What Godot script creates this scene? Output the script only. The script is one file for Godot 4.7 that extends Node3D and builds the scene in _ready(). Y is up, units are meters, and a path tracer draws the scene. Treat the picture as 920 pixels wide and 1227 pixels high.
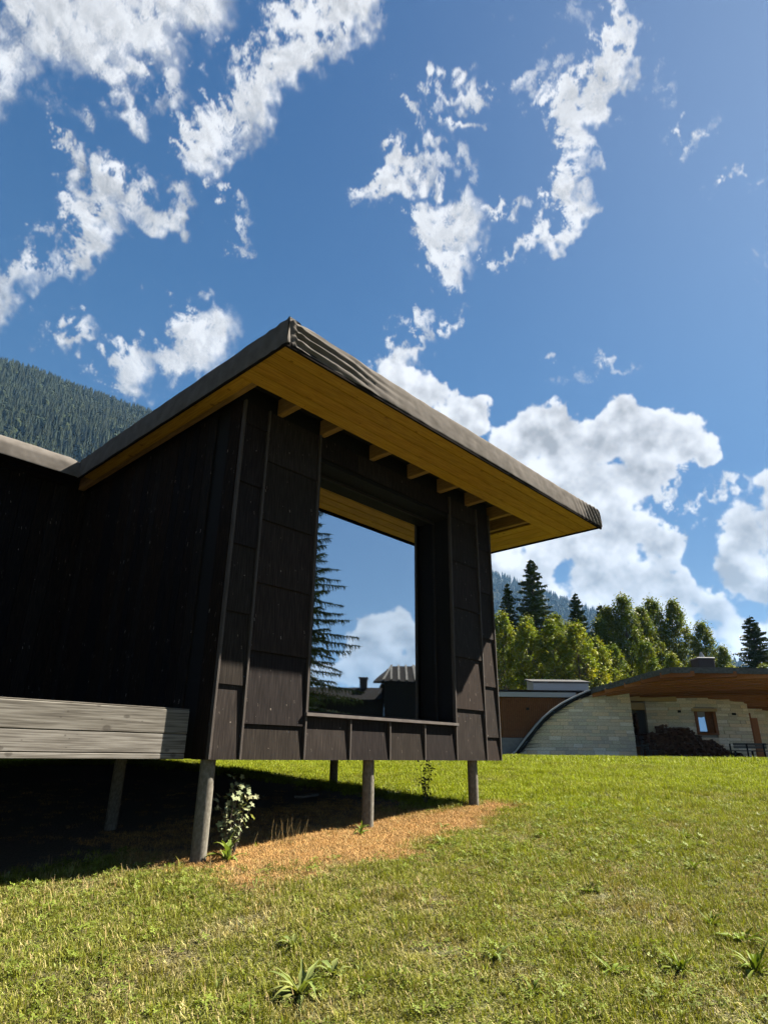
extends Node3D

const W := 4.5            # width of the cabin front
const H := 3.475          # underside of its roof edge
const T := 0.295          # thickness of the roof edge
const EYE := Vector3(-3.1097, 0.0529, 4.8649)
const YAW := 0.8218
const PITCH := 0.3737
const ROLL := 0.0116
const SUN := Vector3(0.646, 0.705, 0.2925)

var fwd := Vector3(sin(YAW), 0, -cos(YAW))
var side := Vector3(cos(YAW), 0, sin(YAW))
var rng := RandomNumberGenerator.new()
var M := {}
var taken := {}
var bumps := FastNoiseLite.new()
var patch_noise := FastNoiseLite.new()

# ---------------------------------------------------------------- mesh builder
class MB:
	var v := PackedVector3Array()
	var n := PackedVector3Array()
	var c := PackedColorArray()
	var i := PackedInt32Array()
	var tint := Color(1, 1, 1)
	func tri(a: Vector3, b: Vector3, d: Vector3) -> void:
		var m := (b - a).cross(d - a).normalized()
		var k := v.size()
		v.append(a); v.append(b); v.append(d)
		n.append(m); n.append(m); n.append(m)
		c.append(tint); c.append(tint); c.append(tint)
		i.append(k); i.append(k + 2); i.append(k + 1)
	func quad(a: Vector3, b: Vector3, d: Vector3, e: Vector3) -> void:
		var m := (d - a).cross(e - b).normalized()
		var k := v.size()
		v.append(a); v.append(b); v.append(d); v.append(e)
		for q in 4:
			n.append(m); c.append(tint)
		i.append(k); i.append(k + 2); i.append(k + 1)
		i.append(k); i.append(k + 3); i.append(k + 2)
	# eight corners: lower ring 0..3 counter-clockwise from above, upper ring 4..7
	func hexa(p: Array) -> void:
		quad(p[3], p[2], p[1], p[0])
		quad(p[4], p[5], p[6], p[7])
		for k in 4:
			var m := (k + 1) % 4
			quad(p[k], p[m], p[m + 4], p[k + 4])
	func box(lo: Vector3, hi: Vector3) -> void:
		hexa([Vector3(lo.x, lo.y, hi.z), Vector3(hi.x, lo.y, hi.z), Vector3(hi.x, lo.y, lo.z), Vector3(lo.x, lo.y, lo.z),
			Vector3(lo.x, hi.y, hi.z), Vector3(hi.x, hi.y, hi.z), Vector3(hi.x, hi.y, lo.z), Vector3(lo.x, hi.y, lo.z)])
	# box with chamfered edges
	func bbox(lo: Vector3, hi: Vector3, b := 0.004) -> void:
		var m := (lo + hi) * 0.5
		var h := (hi - lo) * 0.5
		b = minf(b, minf(h.x, minf(h.y, h.z)) * 0.45)
		var f := func(sx, sy, sz, ax): # corner point lying on the face across axis ax
			var q := Vector3(sx * (h.x - b), sy * (h.y - b), sz * (h.z - b))
			if ax == 0: q.x = sx * h.x
			elif ax == 1: q.y = sy * h.y
			else: q.z = sz * h.z
			return m + q
		for s in [-1.0, 1.0]:
			_out(f.call(s, -1, -1, 0), f.call(s, 1, -1, 0), f.call(s, 1, 1, 0), f.call(s, -1, 1, 0), m)
			_out(f.call(-1, s, -1, 1), f.call(-1, s, 1, 1), f.call(1, s, 1, 1), f.call(1, s, -1, 1), m)
			_out(f.call(-1, -1, s, 2), f.call(1, -1, s, 2), f.call(1, 1, s, 2), f.call(-1, 1, s, 2), m)
		for s in [-1.0, 1.0]:
			for t in [-1.0, 1.0]:
				_out(f.call(s, t, -1, 0), f.call(s, t, 1, 0), f.call(s, t, 1, 1), f.call(s, t, -1, 1), m)
				_out(f.call(s, -1, t, 0), f.call(s, 1, t, 0), f.call(s, 1, t, 2), f.call(s, -1, t, 2), m)
				_out(f.call(-1, s, t, 1), f.call(1, s, t, 1), f.call(1, s, t, 2), f.call(-1, s, t, 2), m)
	func _out(a, b, d, e, m) -> void:
		if (d - a).cross(e - b).dot((a + d) * 0.5 - m) > 0: quad(a, b, d, e)
		else: quad(e, d, b, a)
	func tube(pts: Array, rad: Array, sides := 8, cap := true) -> void:
		var base := v.size()
		var t0: Vector3 = (pts[1] - pts[0]).normalized()
		var u := t0.cross(Vector3(0.31, 0.2, 0.93) if absf(t0.z) < 0.8 else Vector3(1, 0.1, 0)).normalized()
		for k in pts.size():
			var t: Vector3 = (pts[mini(k + 1, pts.size() - 1)] - pts[maxi(k - 1, 0)]).normalized()
			u = (u - t * u.dot(t)).normalized()
			var w := t.cross(u)
			for q in sides:
				var a := TAU * q / sides
				var d := u * cos(a) + w * sin(a)
				v.append(pts[k] + d * rad[k]); n.append(d); c.append(tint)
		for k in pts.size() - 1:
			for q in sides:
				var a := base + k * sides + q
				var b := base + k * sides + (q + 1) % sides
				i.append(a); i.append(a + sides); i.append(b)
				i.append(b); i.append(a + sides); i.append(b + sides)
		if cap:
			for e in [0, pts.size() - 1]:
				var s: Vector3 = pts[e]
				for q in sides:
					var a: Vector3 = v[base + e * sides + q]
					var b: Vector3 = v[base + e * sides + (q + 1) % sides]
					if e == 0: tri(s, b, a)
					else: tri(s, a, b)
	# smooth grid of points[rows][cols]
	func grid(p: Array) -> void:
		var base := v.size()
		var R := p.size()
		var C: int = p[0].size()
		for r in R:
			for q in C:
				var du: Vector3 = p[r][mini(q + 1, C - 1)] - p[r][maxi(q - 1, 0)]
				var dv: Vector3 = p[mini(r + 1, R - 1)][q] - p[maxi(r - 1, 0)][q]
				v.append(p[r][q]); n.append(du.cross(dv).normalized()); c.append(tint)
		for r in R - 1:
			for q in C - 1:
				var a := base + r * C + q
				i.append(a); i.append(a + C); i.append(a + 1)
				i.append(a + 1); i.append(a + C); i.append(a + C + 1)
	func mesh() -> ArrayMesh:
		var a := []
		a.resize(Mesh.ARRAY_MAX)
		a[Mesh.ARRAY_VERTEX] = v; a[Mesh.ARRAY_NORMAL] = n; a[Mesh.ARRAY_COLOR] = c; a[Mesh.ARRAY_INDEX] = i
		var m := ArrayMesh.new()
		m.add_surface_from_arrays(Mesh.PRIMITIVE_TRIANGLES, a)
		return m

# ---------------------------------------------------------------- scene helpers
func numbered(called: String) -> String:
	if not taken.has(called):
		taken[called] = 0
		return called
	taken[called] += 1
	return "%s_%03d" % [called, taken[called]]

func meta(o: Node, label: String, category: String, group := "", kind := "") -> void:
	if label: o.set_meta("label", label)
	if category: o.set_meta("category", category)
	if group: o.set_meta("group", group)
	if kind: o.set_meta("kind", kind)

func thing(called: String, label: String, category: String, at := Vector3.ZERO, turn := 0.0, group := "") -> Node3D:
	var o := Node3D.new()
	o.name = numbered(called)
	add_child(o)
	o.position = at
	o.rotation.y = turn
	meta(o, label, category, group)
	return o

func part(called: String, shape, m: Material, parent: Node) -> MeshInstance3D:
	var o := MeshInstance3D.new()
	o.name = called
	o.mesh = shape.mesh() if shape is MB else shape
	o.material_override = m
	parent.add_child(o, true)
	return o

func top(called: String, shape, m: Material, label: String, category: String, group := "", kind := "") -> MeshInstance3D:
	var o := MeshInstance3D.new()
	o.name = numbered(called)
	o.mesh = shape.mesh() if shape is MB else shape
	o.material_override = m
	add_child(o)
	meta(o, label, category, group, kind)
	return o

func node(called: String, parent: Node) -> Node3D:
	var o := Node3D.new()
	o.name = called
	parent.add_child(o, true)
	return o

func boxpart(called: String, lo: Vector3, hi: Vector3, m: Material, parent: Node, b := 0.004) -> MeshInstance3D:
	var s := MB.new()
	s.bbox(lo, hi, b)
	return part(called, s, m, parent)

func lin(r: float, g: float, b: float) -> Color:
	return Color(r, g, b).linear_to_srgb()

func gy(x: float, z: float) -> float:
	var s := (x - EYE.x) * fwd.x + (z - EYE.z) * fwd.z
	s = clampf(s, -14.0, 21.77)
	var y := -1.45 + 0.135 * s - 0.0031 * s * s
	return y

func ground_y(x: float, z: float) -> float:
	return gy(x, z) + bumps.get_noise_2d(x, z) * 0.035

# ---------------------------------------------------------------- materials
func noise_tex(freq: float, ramp: Array, oct := 5, sz := 512, sd := 1, kind := FastNoiseLite.TYPE_SIMPLEX_SMOOTH) -> NoiseTexture2D:
	var f := FastNoiseLite.new()
	f.noise_type = kind
	f.frequency = freq
	f.fractal_octaves = oct
	f.fractal_gain = 0.55
	f.seed = sd
	var t := NoiseTexture2D.new()
	t.width = sz; t.height = sz
	t.seamless = true
	t.noise = f
	if ramp.size() > 0:
		var g := Gradient.new()
		var o := PackedFloat32Array(); var cs := PackedColorArray()
		for r in ramp:
			o.append(r[0]); cs.append(lin(r[1], r[2], r[3]))
		g.offsets = o; g.colors = cs
		t.color_ramp = g
	return t

func plain(r: float, g: float, b: float, rough := 0.8, metal := 0.0) -> StandardMaterial3D:
	var m := StandardMaterial3D.new()
	m.albedo_color = lin(r, g, b)
	m.roughness = rough
	m.metallic = metal
	if rough > 0.55: m.metallic_specular = 0.2
	return m

# colour noise stretched along one axis; heights in centimetres
func grainy(ramp: Array, scale: Vector3, rough := 0.8, relief := 0.0, sd := 1, freq := 0.02, oct := 5, in_world := true) -> StandardMaterial3D:
	var m := StandardMaterial3D.new()
	m.albedo_texture = noise_tex(freq, ramp, oct, 512, sd)
	m.uv1_triplanar = true
	m.uv1_world_triplanar = in_world
	m.uv1_triplanar_sharpness = 8.0
	m.uv1_scale = scale
	m.uv1_offset = Vector3(sd * 0.37, sd * 0.21, sd * 0.53)
	m.roughness = rough
	m.metallic_specular = 0.22
	if relief > 0.0:
		m.heightmap_enabled = true
		m.heightmap_scale = relief
		m.heightmap_texture = noise_tex(freq, [], oct, 512, sd + 7)
	return m

func tinted(m: StandardMaterial3D, k: Color, off: float) -> StandardMaterial3D:
	var d: StandardMaterial3D = m.duplicate()
	d.albedo_color = k
	d.uv1_offset = m.uv1_offset + Vector3(off, off * 1.7, off * 0.6)
	return d

# ---------------------------------------------------------------- sky
# clouds as strokes: kind (0 thin, 1 heaped) and [azimuth from -z towards +x, elevation, radius (degrees), weight]
const STROKES := [
		[0, [[-0.3, 48.2, 3.11, 1], [6.9, 51.9, 3.34, 1], [15.1, 55.6, 2.99, 1], [20.8, 59.1, 2.47, 1]]],
		[0, [[12.6, 50.8, 1.56, 0.9], [17.9, 51.1, 1.2, 0.8], [19.1, 53.1, 1.61, 0.9]]],
		[0, [[42.4, 61.8, 1.94, 1], [37.5, 58.7, 1.84, 1], [30.8, 55.4, 2.02, 1], [26.6, 51.4, 2.21, 1], [23.9, 48.6, 1.43, 0.9]]],
		[0, [[11.6, 45.9, 0.76, 0.85], [11.7, 44.1, 0.88, 0.8], [15.2, 43.5, 1.39, 0.9], [20.1, 44.3, 1.81, 1], [23.1, 44.7, 1.23, 0.9]]],
		[0, [[15.9, 41.5, 1.54, 1], [14.9, 39.3, 1.31, 0.9], [12.4, 37.8, 1.28, 0.75], [10.2, 35.7, 1.37, 0.75], [8.6, 31.9, 1.47, 0.8]]],
		[0, [[29.1, 46.9, 0.5, 0.7], [30.9, 43.2, 0.66, 0.75]]],
		[0, [[16.0, 32.6, 0.94, 0.8], [17.8, 33.8, 0.63, 0.6]]],
		[0, [[25.9, 37.8, 1.34, 0.85], [28.8, 36.2, 2.07, 0.95], [26.3, 33.3, 2.48, 0.95], [21.6, 32.7, 1.33, 0.9], [21.7, 30.2, 1.61, 0.9]]],
		[0, [[46.1, 49.0, 0.84, 0.8], [49.8, 50.2, 1.26, 0.95], [55.5, 50.3, 1.06, 0.95], [57.0, 48.9, 0.51, 0.7]]],
		[0, [[50.8, 47.5, 0.66, 0.7], [56.2, 45.6, 1.99, 1], [54.6, 43.1, 2.05, 1], [55.4, 41.1, 1.12, 0.8]]],
		[0, [[62.8, 47.0, 0.83, 0.85], [60.7, 46.0, 0.65, 0.7]]],
		[0, [[50.9, 54.4, 0.47, 0.7], [51.2, 53.1, 0.54, 0.75], [52.2, 52.5, 0.3, 0.5]]],
		[0, [[54.9, 55.6, 0.92, 0.8], [59.4, 56.0, 0.62, 0.75], [60.3, 54.9, 0.46, 0.6]]],
		[0, [[55.7, 52.8, 0.54, 0.75], [57.9, 53.1, 0.6, 0.75]]],
		[0, [[63.9, 55.6, 0.5, 0.65], [70.6, 55.5, 0.43, 0.65], [67.5, 53.8, 0.45, 0.55]]],
		[0, [[64.9, 58.4, 0.37, 0.6]]],
		[0, [[77.0, 56.3, 0.8, 0.95], [77.3, 54.7, 1.03, 1], [73.4, 53.3, 1.41, 1], [70.1, 51.8, 1.37, 1], [70.8, 49.1, 1.18, 0.95], [68.5, 47.1, 1.1, 0.9], [70.5, 45.5, 0.86, 0.85]]],
		[0, [[69.6, 45.7, 1.23, 0.9], [66.2, 44.4, 1.15, 0.95], [62.7, 43.4, 0.79, 0.85], [60.3, 42.6, 0.47, 0.7]]],
		[0, [[51.1, 39.2, 0.86, 0.85], [50.4, 36.7, 1.31, 0.9], [48.3, 34.6, 1.93, 1]]],
		[0, [[55.7, 38.3, 0.64, 0.6], [54.3, 37.3, 0.58, 0.5]]],
		[0, [[83.1, 47.3, 0.48, 0.75], [81.9, 47.0, 0.32, 0.7]]],
		[0, [[86.4, 43.5, 0.47, 0.65], [85.5, 42.7, 0.32, 0.6]]],
		[0, [[64.5, 32.4, 0.35, 0.5], [73.0, 32.7, 0.26, 0.5], [67.1, 33.1, 0.35, 0.45]]],
		[1, [[47.8, 33.5, 1.94, 0.9], [52.3, 31.6, 1.95, 1], [56.2, 29.9, 1.79, 1]]],
		[1, [[59.8, 27.4, 2.08, 1], [63.1, 27.8, 2.33, 1], [66.9, 25.9, 2.42, 1], [70.6, 27.9, 1.78, 1], [73.2, 25.6, 2.01, 1], [76.3, 25.0, 1.56, 1], [77.1, 23.8, 0.9, 0.9]]],
		[1, [[61.8, 22.7, 4.43, 1], [67.9, 22.1, 3.54, 1], [73.2, 23.5, 1.75, 1]]],
		[1, [[62.2, 18.2, 4.41, 0.85], [68.2, 18.4, 3.51, 0.9], [72.9, 17.1, 1.6, 0.8]]],
		[1, [[58.8, 13.1, 4.43, 0.85], [65.4, 13.2, 3.89, 0.75], [71.0, 13.1, 3.36, 0.9], [75.6, 10.3, 2.82, 0.75], [80.0, 9.0, 3.2, 0.9]]],
		[1, [[82.3, 18.4, 2.36, 1], [79.9, 16.8, 2.07, 1], [77.5, 13.8, 2.12, 1], [80.4, 13.4, 3.58, 1]]],
		[0, [[73.6, 20.4, 0.6, 0.9], [79.4, 21.0, 0.56, 0.9], [76.3, 22.0, 0.39, 0.6]]],
		[1, [[135.2, 8.6, 1.3, 1], [133.6, 10.4, 1.6, 1], [132.2, 10.6, 1.6, 1], [129.8, 9.8, 1.5, 1], [129.0, 8.0, 1.6, 1]]],
		[1, [[138.0, 6.4, 1.3, 0.95], [134.0, 6.8, 1.8, 1], [130.0, 6.6, 2.0, 1], [126.0, 6.5, 2.0, 1]]],
]
const SKY_W := 4096
const SKY_H := 2048
const COARSE := 8
var sky_rows := []
var sky_masks := []
var n_thin := FastNoiseLite.new()
var n_heap := FastNoiseLite.new()
var n_tone := FastNoiseLite.new()
var n_fibre := FastNoiseLite.new()

func sky_dir(az: float, el: float) -> Vector3:
	return Vector3(sin(az) * cos(el), sin(el), -cos(az) * cos(el))

func sky_coarse(y: int) -> void:
	var w := SKY_W / COARSE
	var row := PackedFloat32Array()
	row.resize(w * 2)
	var el := PI / 2 - (y + 0.5) * COARSE / SKY_H * PI
	var far := FastNoiseLite.new()
	far.frequency = 2.2
	far.fractal_octaves = 3
	far.seed = 12
	var mid := sky_dir(deg_to_rad(46), deg_to_rad(24))
	for x in w:
		var az := (x + 0.5) / w * TAU
		var d := sky_dir(az, el)
		var m0 := 0.0
		var m1 := 0.0
		for st in sky_masks:
			if d.dot(st[1]) < st[2]:
				continue
			var pts: Array = st[3]
			var best := 0.0
			for k in maxi(1, pts.size() - 1):
				var a: Array = pts[k]
				var b: Array = pts[mini(k + 1, pts.size() - 1)]
				var pa: Vector3 = a[0]
				var pb: Vector3 = b[0]
				var ab := pb - pa
				var t := clampf((d - pa).dot(ab) / maxf(ab.length_squared(), 1e-9), 0, 1)
				var r: float = lerpf(a[1], b[1], t)
				var q := (d - (pa + ab * t)).length() / r
				best = maxf(best, lerpf(a[2], b[2], t) * (1.0 - smoothstep(0.0, 1.9, q)))
			if st[0] == 0: m0 = maxf(m0, best)
			else: m1 = maxf(m1, best)
		var away := smoothstep(0.82, 0.62, d.dot(mid))
		var near_mirror := smoothstep(0.86, 0.95, d.dot(sky_dir(deg_to_rad(134), deg_to_rad(13))))
		away *= 1.0 - near_mirror
		if away > 0.0:
			var q := far.get_noise_3d(d.x, d.y * 1.3, d.z)
			m0 = maxf(m0, away * smoothstep(0.05, 0.5, q) * 0.95)
			m1 = maxf(m1, away * smoothstep(0.12, 0.4, far.get_noise_3d(d.x + 5.0, d.y * 2.2, d.z)) * smoothstep(0.75, 0.35, el))
		row[x] = m0
		row[w + x] = m1
	sky_rows[y] = row

func clear_sky(d: Vector3) -> Vector3:
	# linear, as the picture shows it
	var s := d.dot(SUN)
	var up := maxf(d.y, 0.0)
	var deep := Vector3(0.030, 0.128, 0.375)
	var mid := Vector3(0.085, 0.25, 0.57)
	var low := Vector3(0.29, 0.455, 0.68)
	var c := low.lerp(mid, smoothstep(0.0, 0.42, up)).lerp(deep, smoothstep(0.35, 0.95, up))
	var glow := clampf(0.5 + 0.5 * s, 0.0, 1.0)
	c = c * (0.46 + 0.42 * glow * glow)
	var halo := pow(glow, 14.0)
	return c + Vector3(0.5, 0.52, 0.5) * halo * 0.45

func sky_fine(y: int) -> void:
	var el := PI / 2 - (y + 0.5) / SKY_H * PI
	var row := PackedFloat32Array()
	row.resize(SKY_W * 3)
	var m0: Image = sky_masks[0]
	var m1: Image = sky_masks[1]
	var k := 0
	for x in SKY_W:
		var az := (x + 0.5) / SKY_W * TAU
		var d := sky_dir(az, el)
		var c := clear_sky(d)
		var n := n_thin.get_noise_3dv(d)
		var fib := n_fibre.get_noise_3d(d.x + d.z * 0.7, d.y * 0.7, d.z - d.x * 0.5)
		var swirl := n_tone.get_noise_3dv(d * 1.1)
		var wx := posmod(x + int((n * 34.0 + fib * 16.0) / maxf(cos(el), 0.3)), SKY_W)
		var wy := clampi(y + int(swirl * 34.0 + fib * 14.0), 0, SKY_H / 2 - 1)
		var a := m0.get_pixel(wx, wy).r
		if a > 0.01:
			var body := a * 1.42 + n * 1.15 - 0.38
			var al := smoothstep(0.0, 1.0, body + fib * 0.30 * (1.0 - smoothstep(0.5, 1.1, body)))
			var lit := n - n_thin.get_noise_3dv(d + SUN * 0.02)
			var br := 0.60 + 0.20 * smoothstep(0.0, 0.75, d.dot(SUN)) + lit * 0.42 + 0.12 * n_tone.get_noise_3dv(d * 0.5) - 0.10 * smoothstep(0.8, 1.5, body)
			br = clampf(br, 0.3, 0.93)
			c = c.lerp(Vector3(br * 0.985, br, br * 1.025), al * 0.97)
		var b := m1.get_pixel(posmod(x + int(n * 10.0 + fib * 7.0), SKY_W), clampi(y + int(swirl * 10.0 - fib * 6.0), 0, SKY_H / 2 - 1)).r
		if b > 0.01:
			var nh := n_heap.get_noise_3dv(d)
			var den := b * 1.75 + nh * 1.35 - 0.62
			var al := smoothstep(0.0, 0.34, den)
			var relief := n_heap.get_noise_3dv(d + Vector3(0.45, 0.8, 0.2) * 0.022) - nh
			var thick := smoothstep(0.1, 1.0, den)
			var br := clampf(0.88 - relief * 0.62 - thick * 0.22 + 0.24 * n_tone.get_noise_3dv(d * 0.45), 0.40, 0.97)
			c = c.lerp(Vector3(br * 0.98, br * 0.995, br * 1.03), al)
		row[k] = c.x * 0.143; row[k + 1] = c.y * 0.143; row[k + 2] = c.z * 0.143
		k += 3
	sky_rows[y] = row

func make_sky() -> Image:
	for a in [[n_thin, 11.0, 7, 3], [n_heap, 13.0, 6, 9], [n_tone, 12.0, 5, 21], [n_fibre, 42.0, 4, 33]]:
		var f: FastNoiseLite = a[0]
		f.noise_type = FastNoiseLite.TYPE_SIMPLEX_SMOOTH
		f.frequency = a[1]
		f.fractal_octaves = a[2]
		f.fractal_gain = 0.52
		f.seed = a[3]
	n_thin.domain_warp_enabled = true
	n_thin.domain_warp_amplitude = 0.09
	n_thin.domain_warp_frequency = 6.0
	n_thin.domain_warp_fractal_octaves = 3
	n_heap.fractal_type = FastNoiseLite.FRACTAL_FBM
	for st in STROKES:
		var pts := []
		var mid := Vector3.ZERO
		for q in st[1]:
			var p := sky_dir(deg_to_rad(q[0]), deg_to_rad(q[1]))
			pts.append([p, deg_to_rad(q[2]), q[3]])
			mid += p
		mid = mid.normalized()
		var reach := 1.0
		for q in pts:
			reach = minf(reach, cos(acos(clampf(mid.dot(q[0]), -1, 1)) + q[1] * 2.1))
		sky_masks.append([st[0], mid, reach, pts])
	var w := SKY_W / COARSE
	var h := SKY_H / 2 / COARSE
	sky_rows.resize(h)
	var id := WorkerThreadPool.add_group_task(sky_coarse, h)
	WorkerThreadPool.wait_for_group_task_completion(id)
	var imgs := []
	for k in 2:
		var im := Image.create(w, h, false, Image.FORMAT_RF)
		for y in h:
			for x in w:
				im.set_pixel(x, y, Color(sky_rows[y][k * w + x], 0, 0))
		im.resize(SKY_W, SKY_H / 2, Image.INTERPOLATE_CUBIC)
		imgs.append(im)
	sky_masks = imgs
	sky_rows.clear()
	sky_rows.resize(SKY_H / 2)
	id = WorkerThreadPool.add_group_task(sky_fine, SKY_H / 2)
	WorkerThreadPool.wait_for_group_task_completion(id)
	var data := PackedFloat32Array()
	for r in sky_rows:
		data.append_array(r)
	var below := PackedFloat32Array()
	below.resize(SKY_W * 3)
	for x in SKY_W:
		below[x * 3] = 0.06; below[x * 3 + 1] = 0.07; below[x * 3 + 2] = 0.06
	for y in SKY_H / 2:
		data.append_array(below)
	sky_rows.clear()
	return Image.create_from_data(SKY_W, SKY_H, false, Image.FORMAT_RGBF, data.to_byte_array())

# ---------------------------------------------------------------- the scene
func _ready() -> void:
	rng.seed = 7
	bumps.frequency = 0.35
	bumps.fractal_octaves = 3
	patch_noise.frequency = 0.8
	patch_noise.fractal_octaves = 4
	patch_noise.seed = 5
	var cam := Camera3D.new()
	cam.fov = 79.13
	cam.near = 0.05
	cam.far = 8000.0
	add_child(cam)
	cam.position = EYE
	var look := fwd * cos(PITCH) + Vector3.UP * sin(PITCH)
	var up := side.cross(look)
	var r2 := side * cos(ROLL) + up * sin(ROLL)
	cam.basis = Basis(r2, r2.cross(look), -look)
	cam.current = true
	var env := Environment.new()
	env.background_mode = Environment.BG_SKY
	env.tonemap_mode = Environment.TONE_MAPPER_LINEAR
	env.tonemap_exposure = 7.0
	env.sdfgi_enabled = true
	env.ssao_enabled = true
	env.ssil_enabled = true
	var pano := PanoramaSkyMaterial.new()
	pano.panorama = ImageTexture.create_from_image(make_sky())
	var sky := Sky.new()
	sky.sky_material = pano
	env.sky = sky
	env.fog_enabled = true
	env.fog_density = 0.00007
	env.fog_light_color = lin(0.25, 0.54, 1.0)
	var we := WorldEnvironment.new()
	we.environment = env
	add_child(we)
	var sun := DirectionalLight3D.new()
	sun.light_energy = 1.6
	sun.light_color = Color(1.0, 0.955, 0.88)
	sun.light_angular_distance = 0.5
	sun.shadow_enabled = true
	add_child(sun)
	sun.basis = Basis.looking_at(-SUN)
	materials()
	ground()
	mountains()
	cabin()
	terrace()
	house()
	neighbours()
	trees()
	weeds()
	lawn()

func specks(n: int, sd: int) -> ImageTexture:
	var im := Image.create(512, 512, false, Image.FORMAT_RGBA8)
	im.fill(Color(0.5, 0.47, 0.44, 0.0))
	var g := RandomNumberGenerator.new()
	g.seed = sd
	for k in n:
		var x := g.randi_range(4, 500)
		var y := g.randi_range(4, 480)
		var w := g.randi_range(1, 3)
		var h := g.randi_range(2, 12)
		var a := g.randf_range(0.15, 0.8)
		for j in h:
			for q in w:
				if g.randf() < 0.75:
					im.set_pixel((x + q + int(j * 0.2)) % 512, y + j, Color(0.55, 0.52, 0.49, a))
	return ImageTexture.create_from_image(im)

func with_specks(m: StandardMaterial3D, tex: Texture2D, k: float) -> void:
	m.detail_enabled = true
	m.detail_albedo = tex
	m.detail_blend_mode = BaseMaterial3D.BLEND_MODE_MIX
	m.detail_uv_layer = BaseMaterial3D.DETAIL_UV_2
	m.uv2_triplanar = true
	m.uv2_world_triplanar = true
	m.uv2_scale = Vector3(k, k, k)

func leafy(r: float, g: float, b: float, through := 0.6) -> StandardMaterial3D:
	var m := plain(r, g, b, 0.55)
	m.vertex_color_use_as_albedo = true
	m.metallic_specular = 0.15
	m.backlight_enabled = true
	m.backlight = Color(through, through, through * 0.6)
	return m

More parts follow.
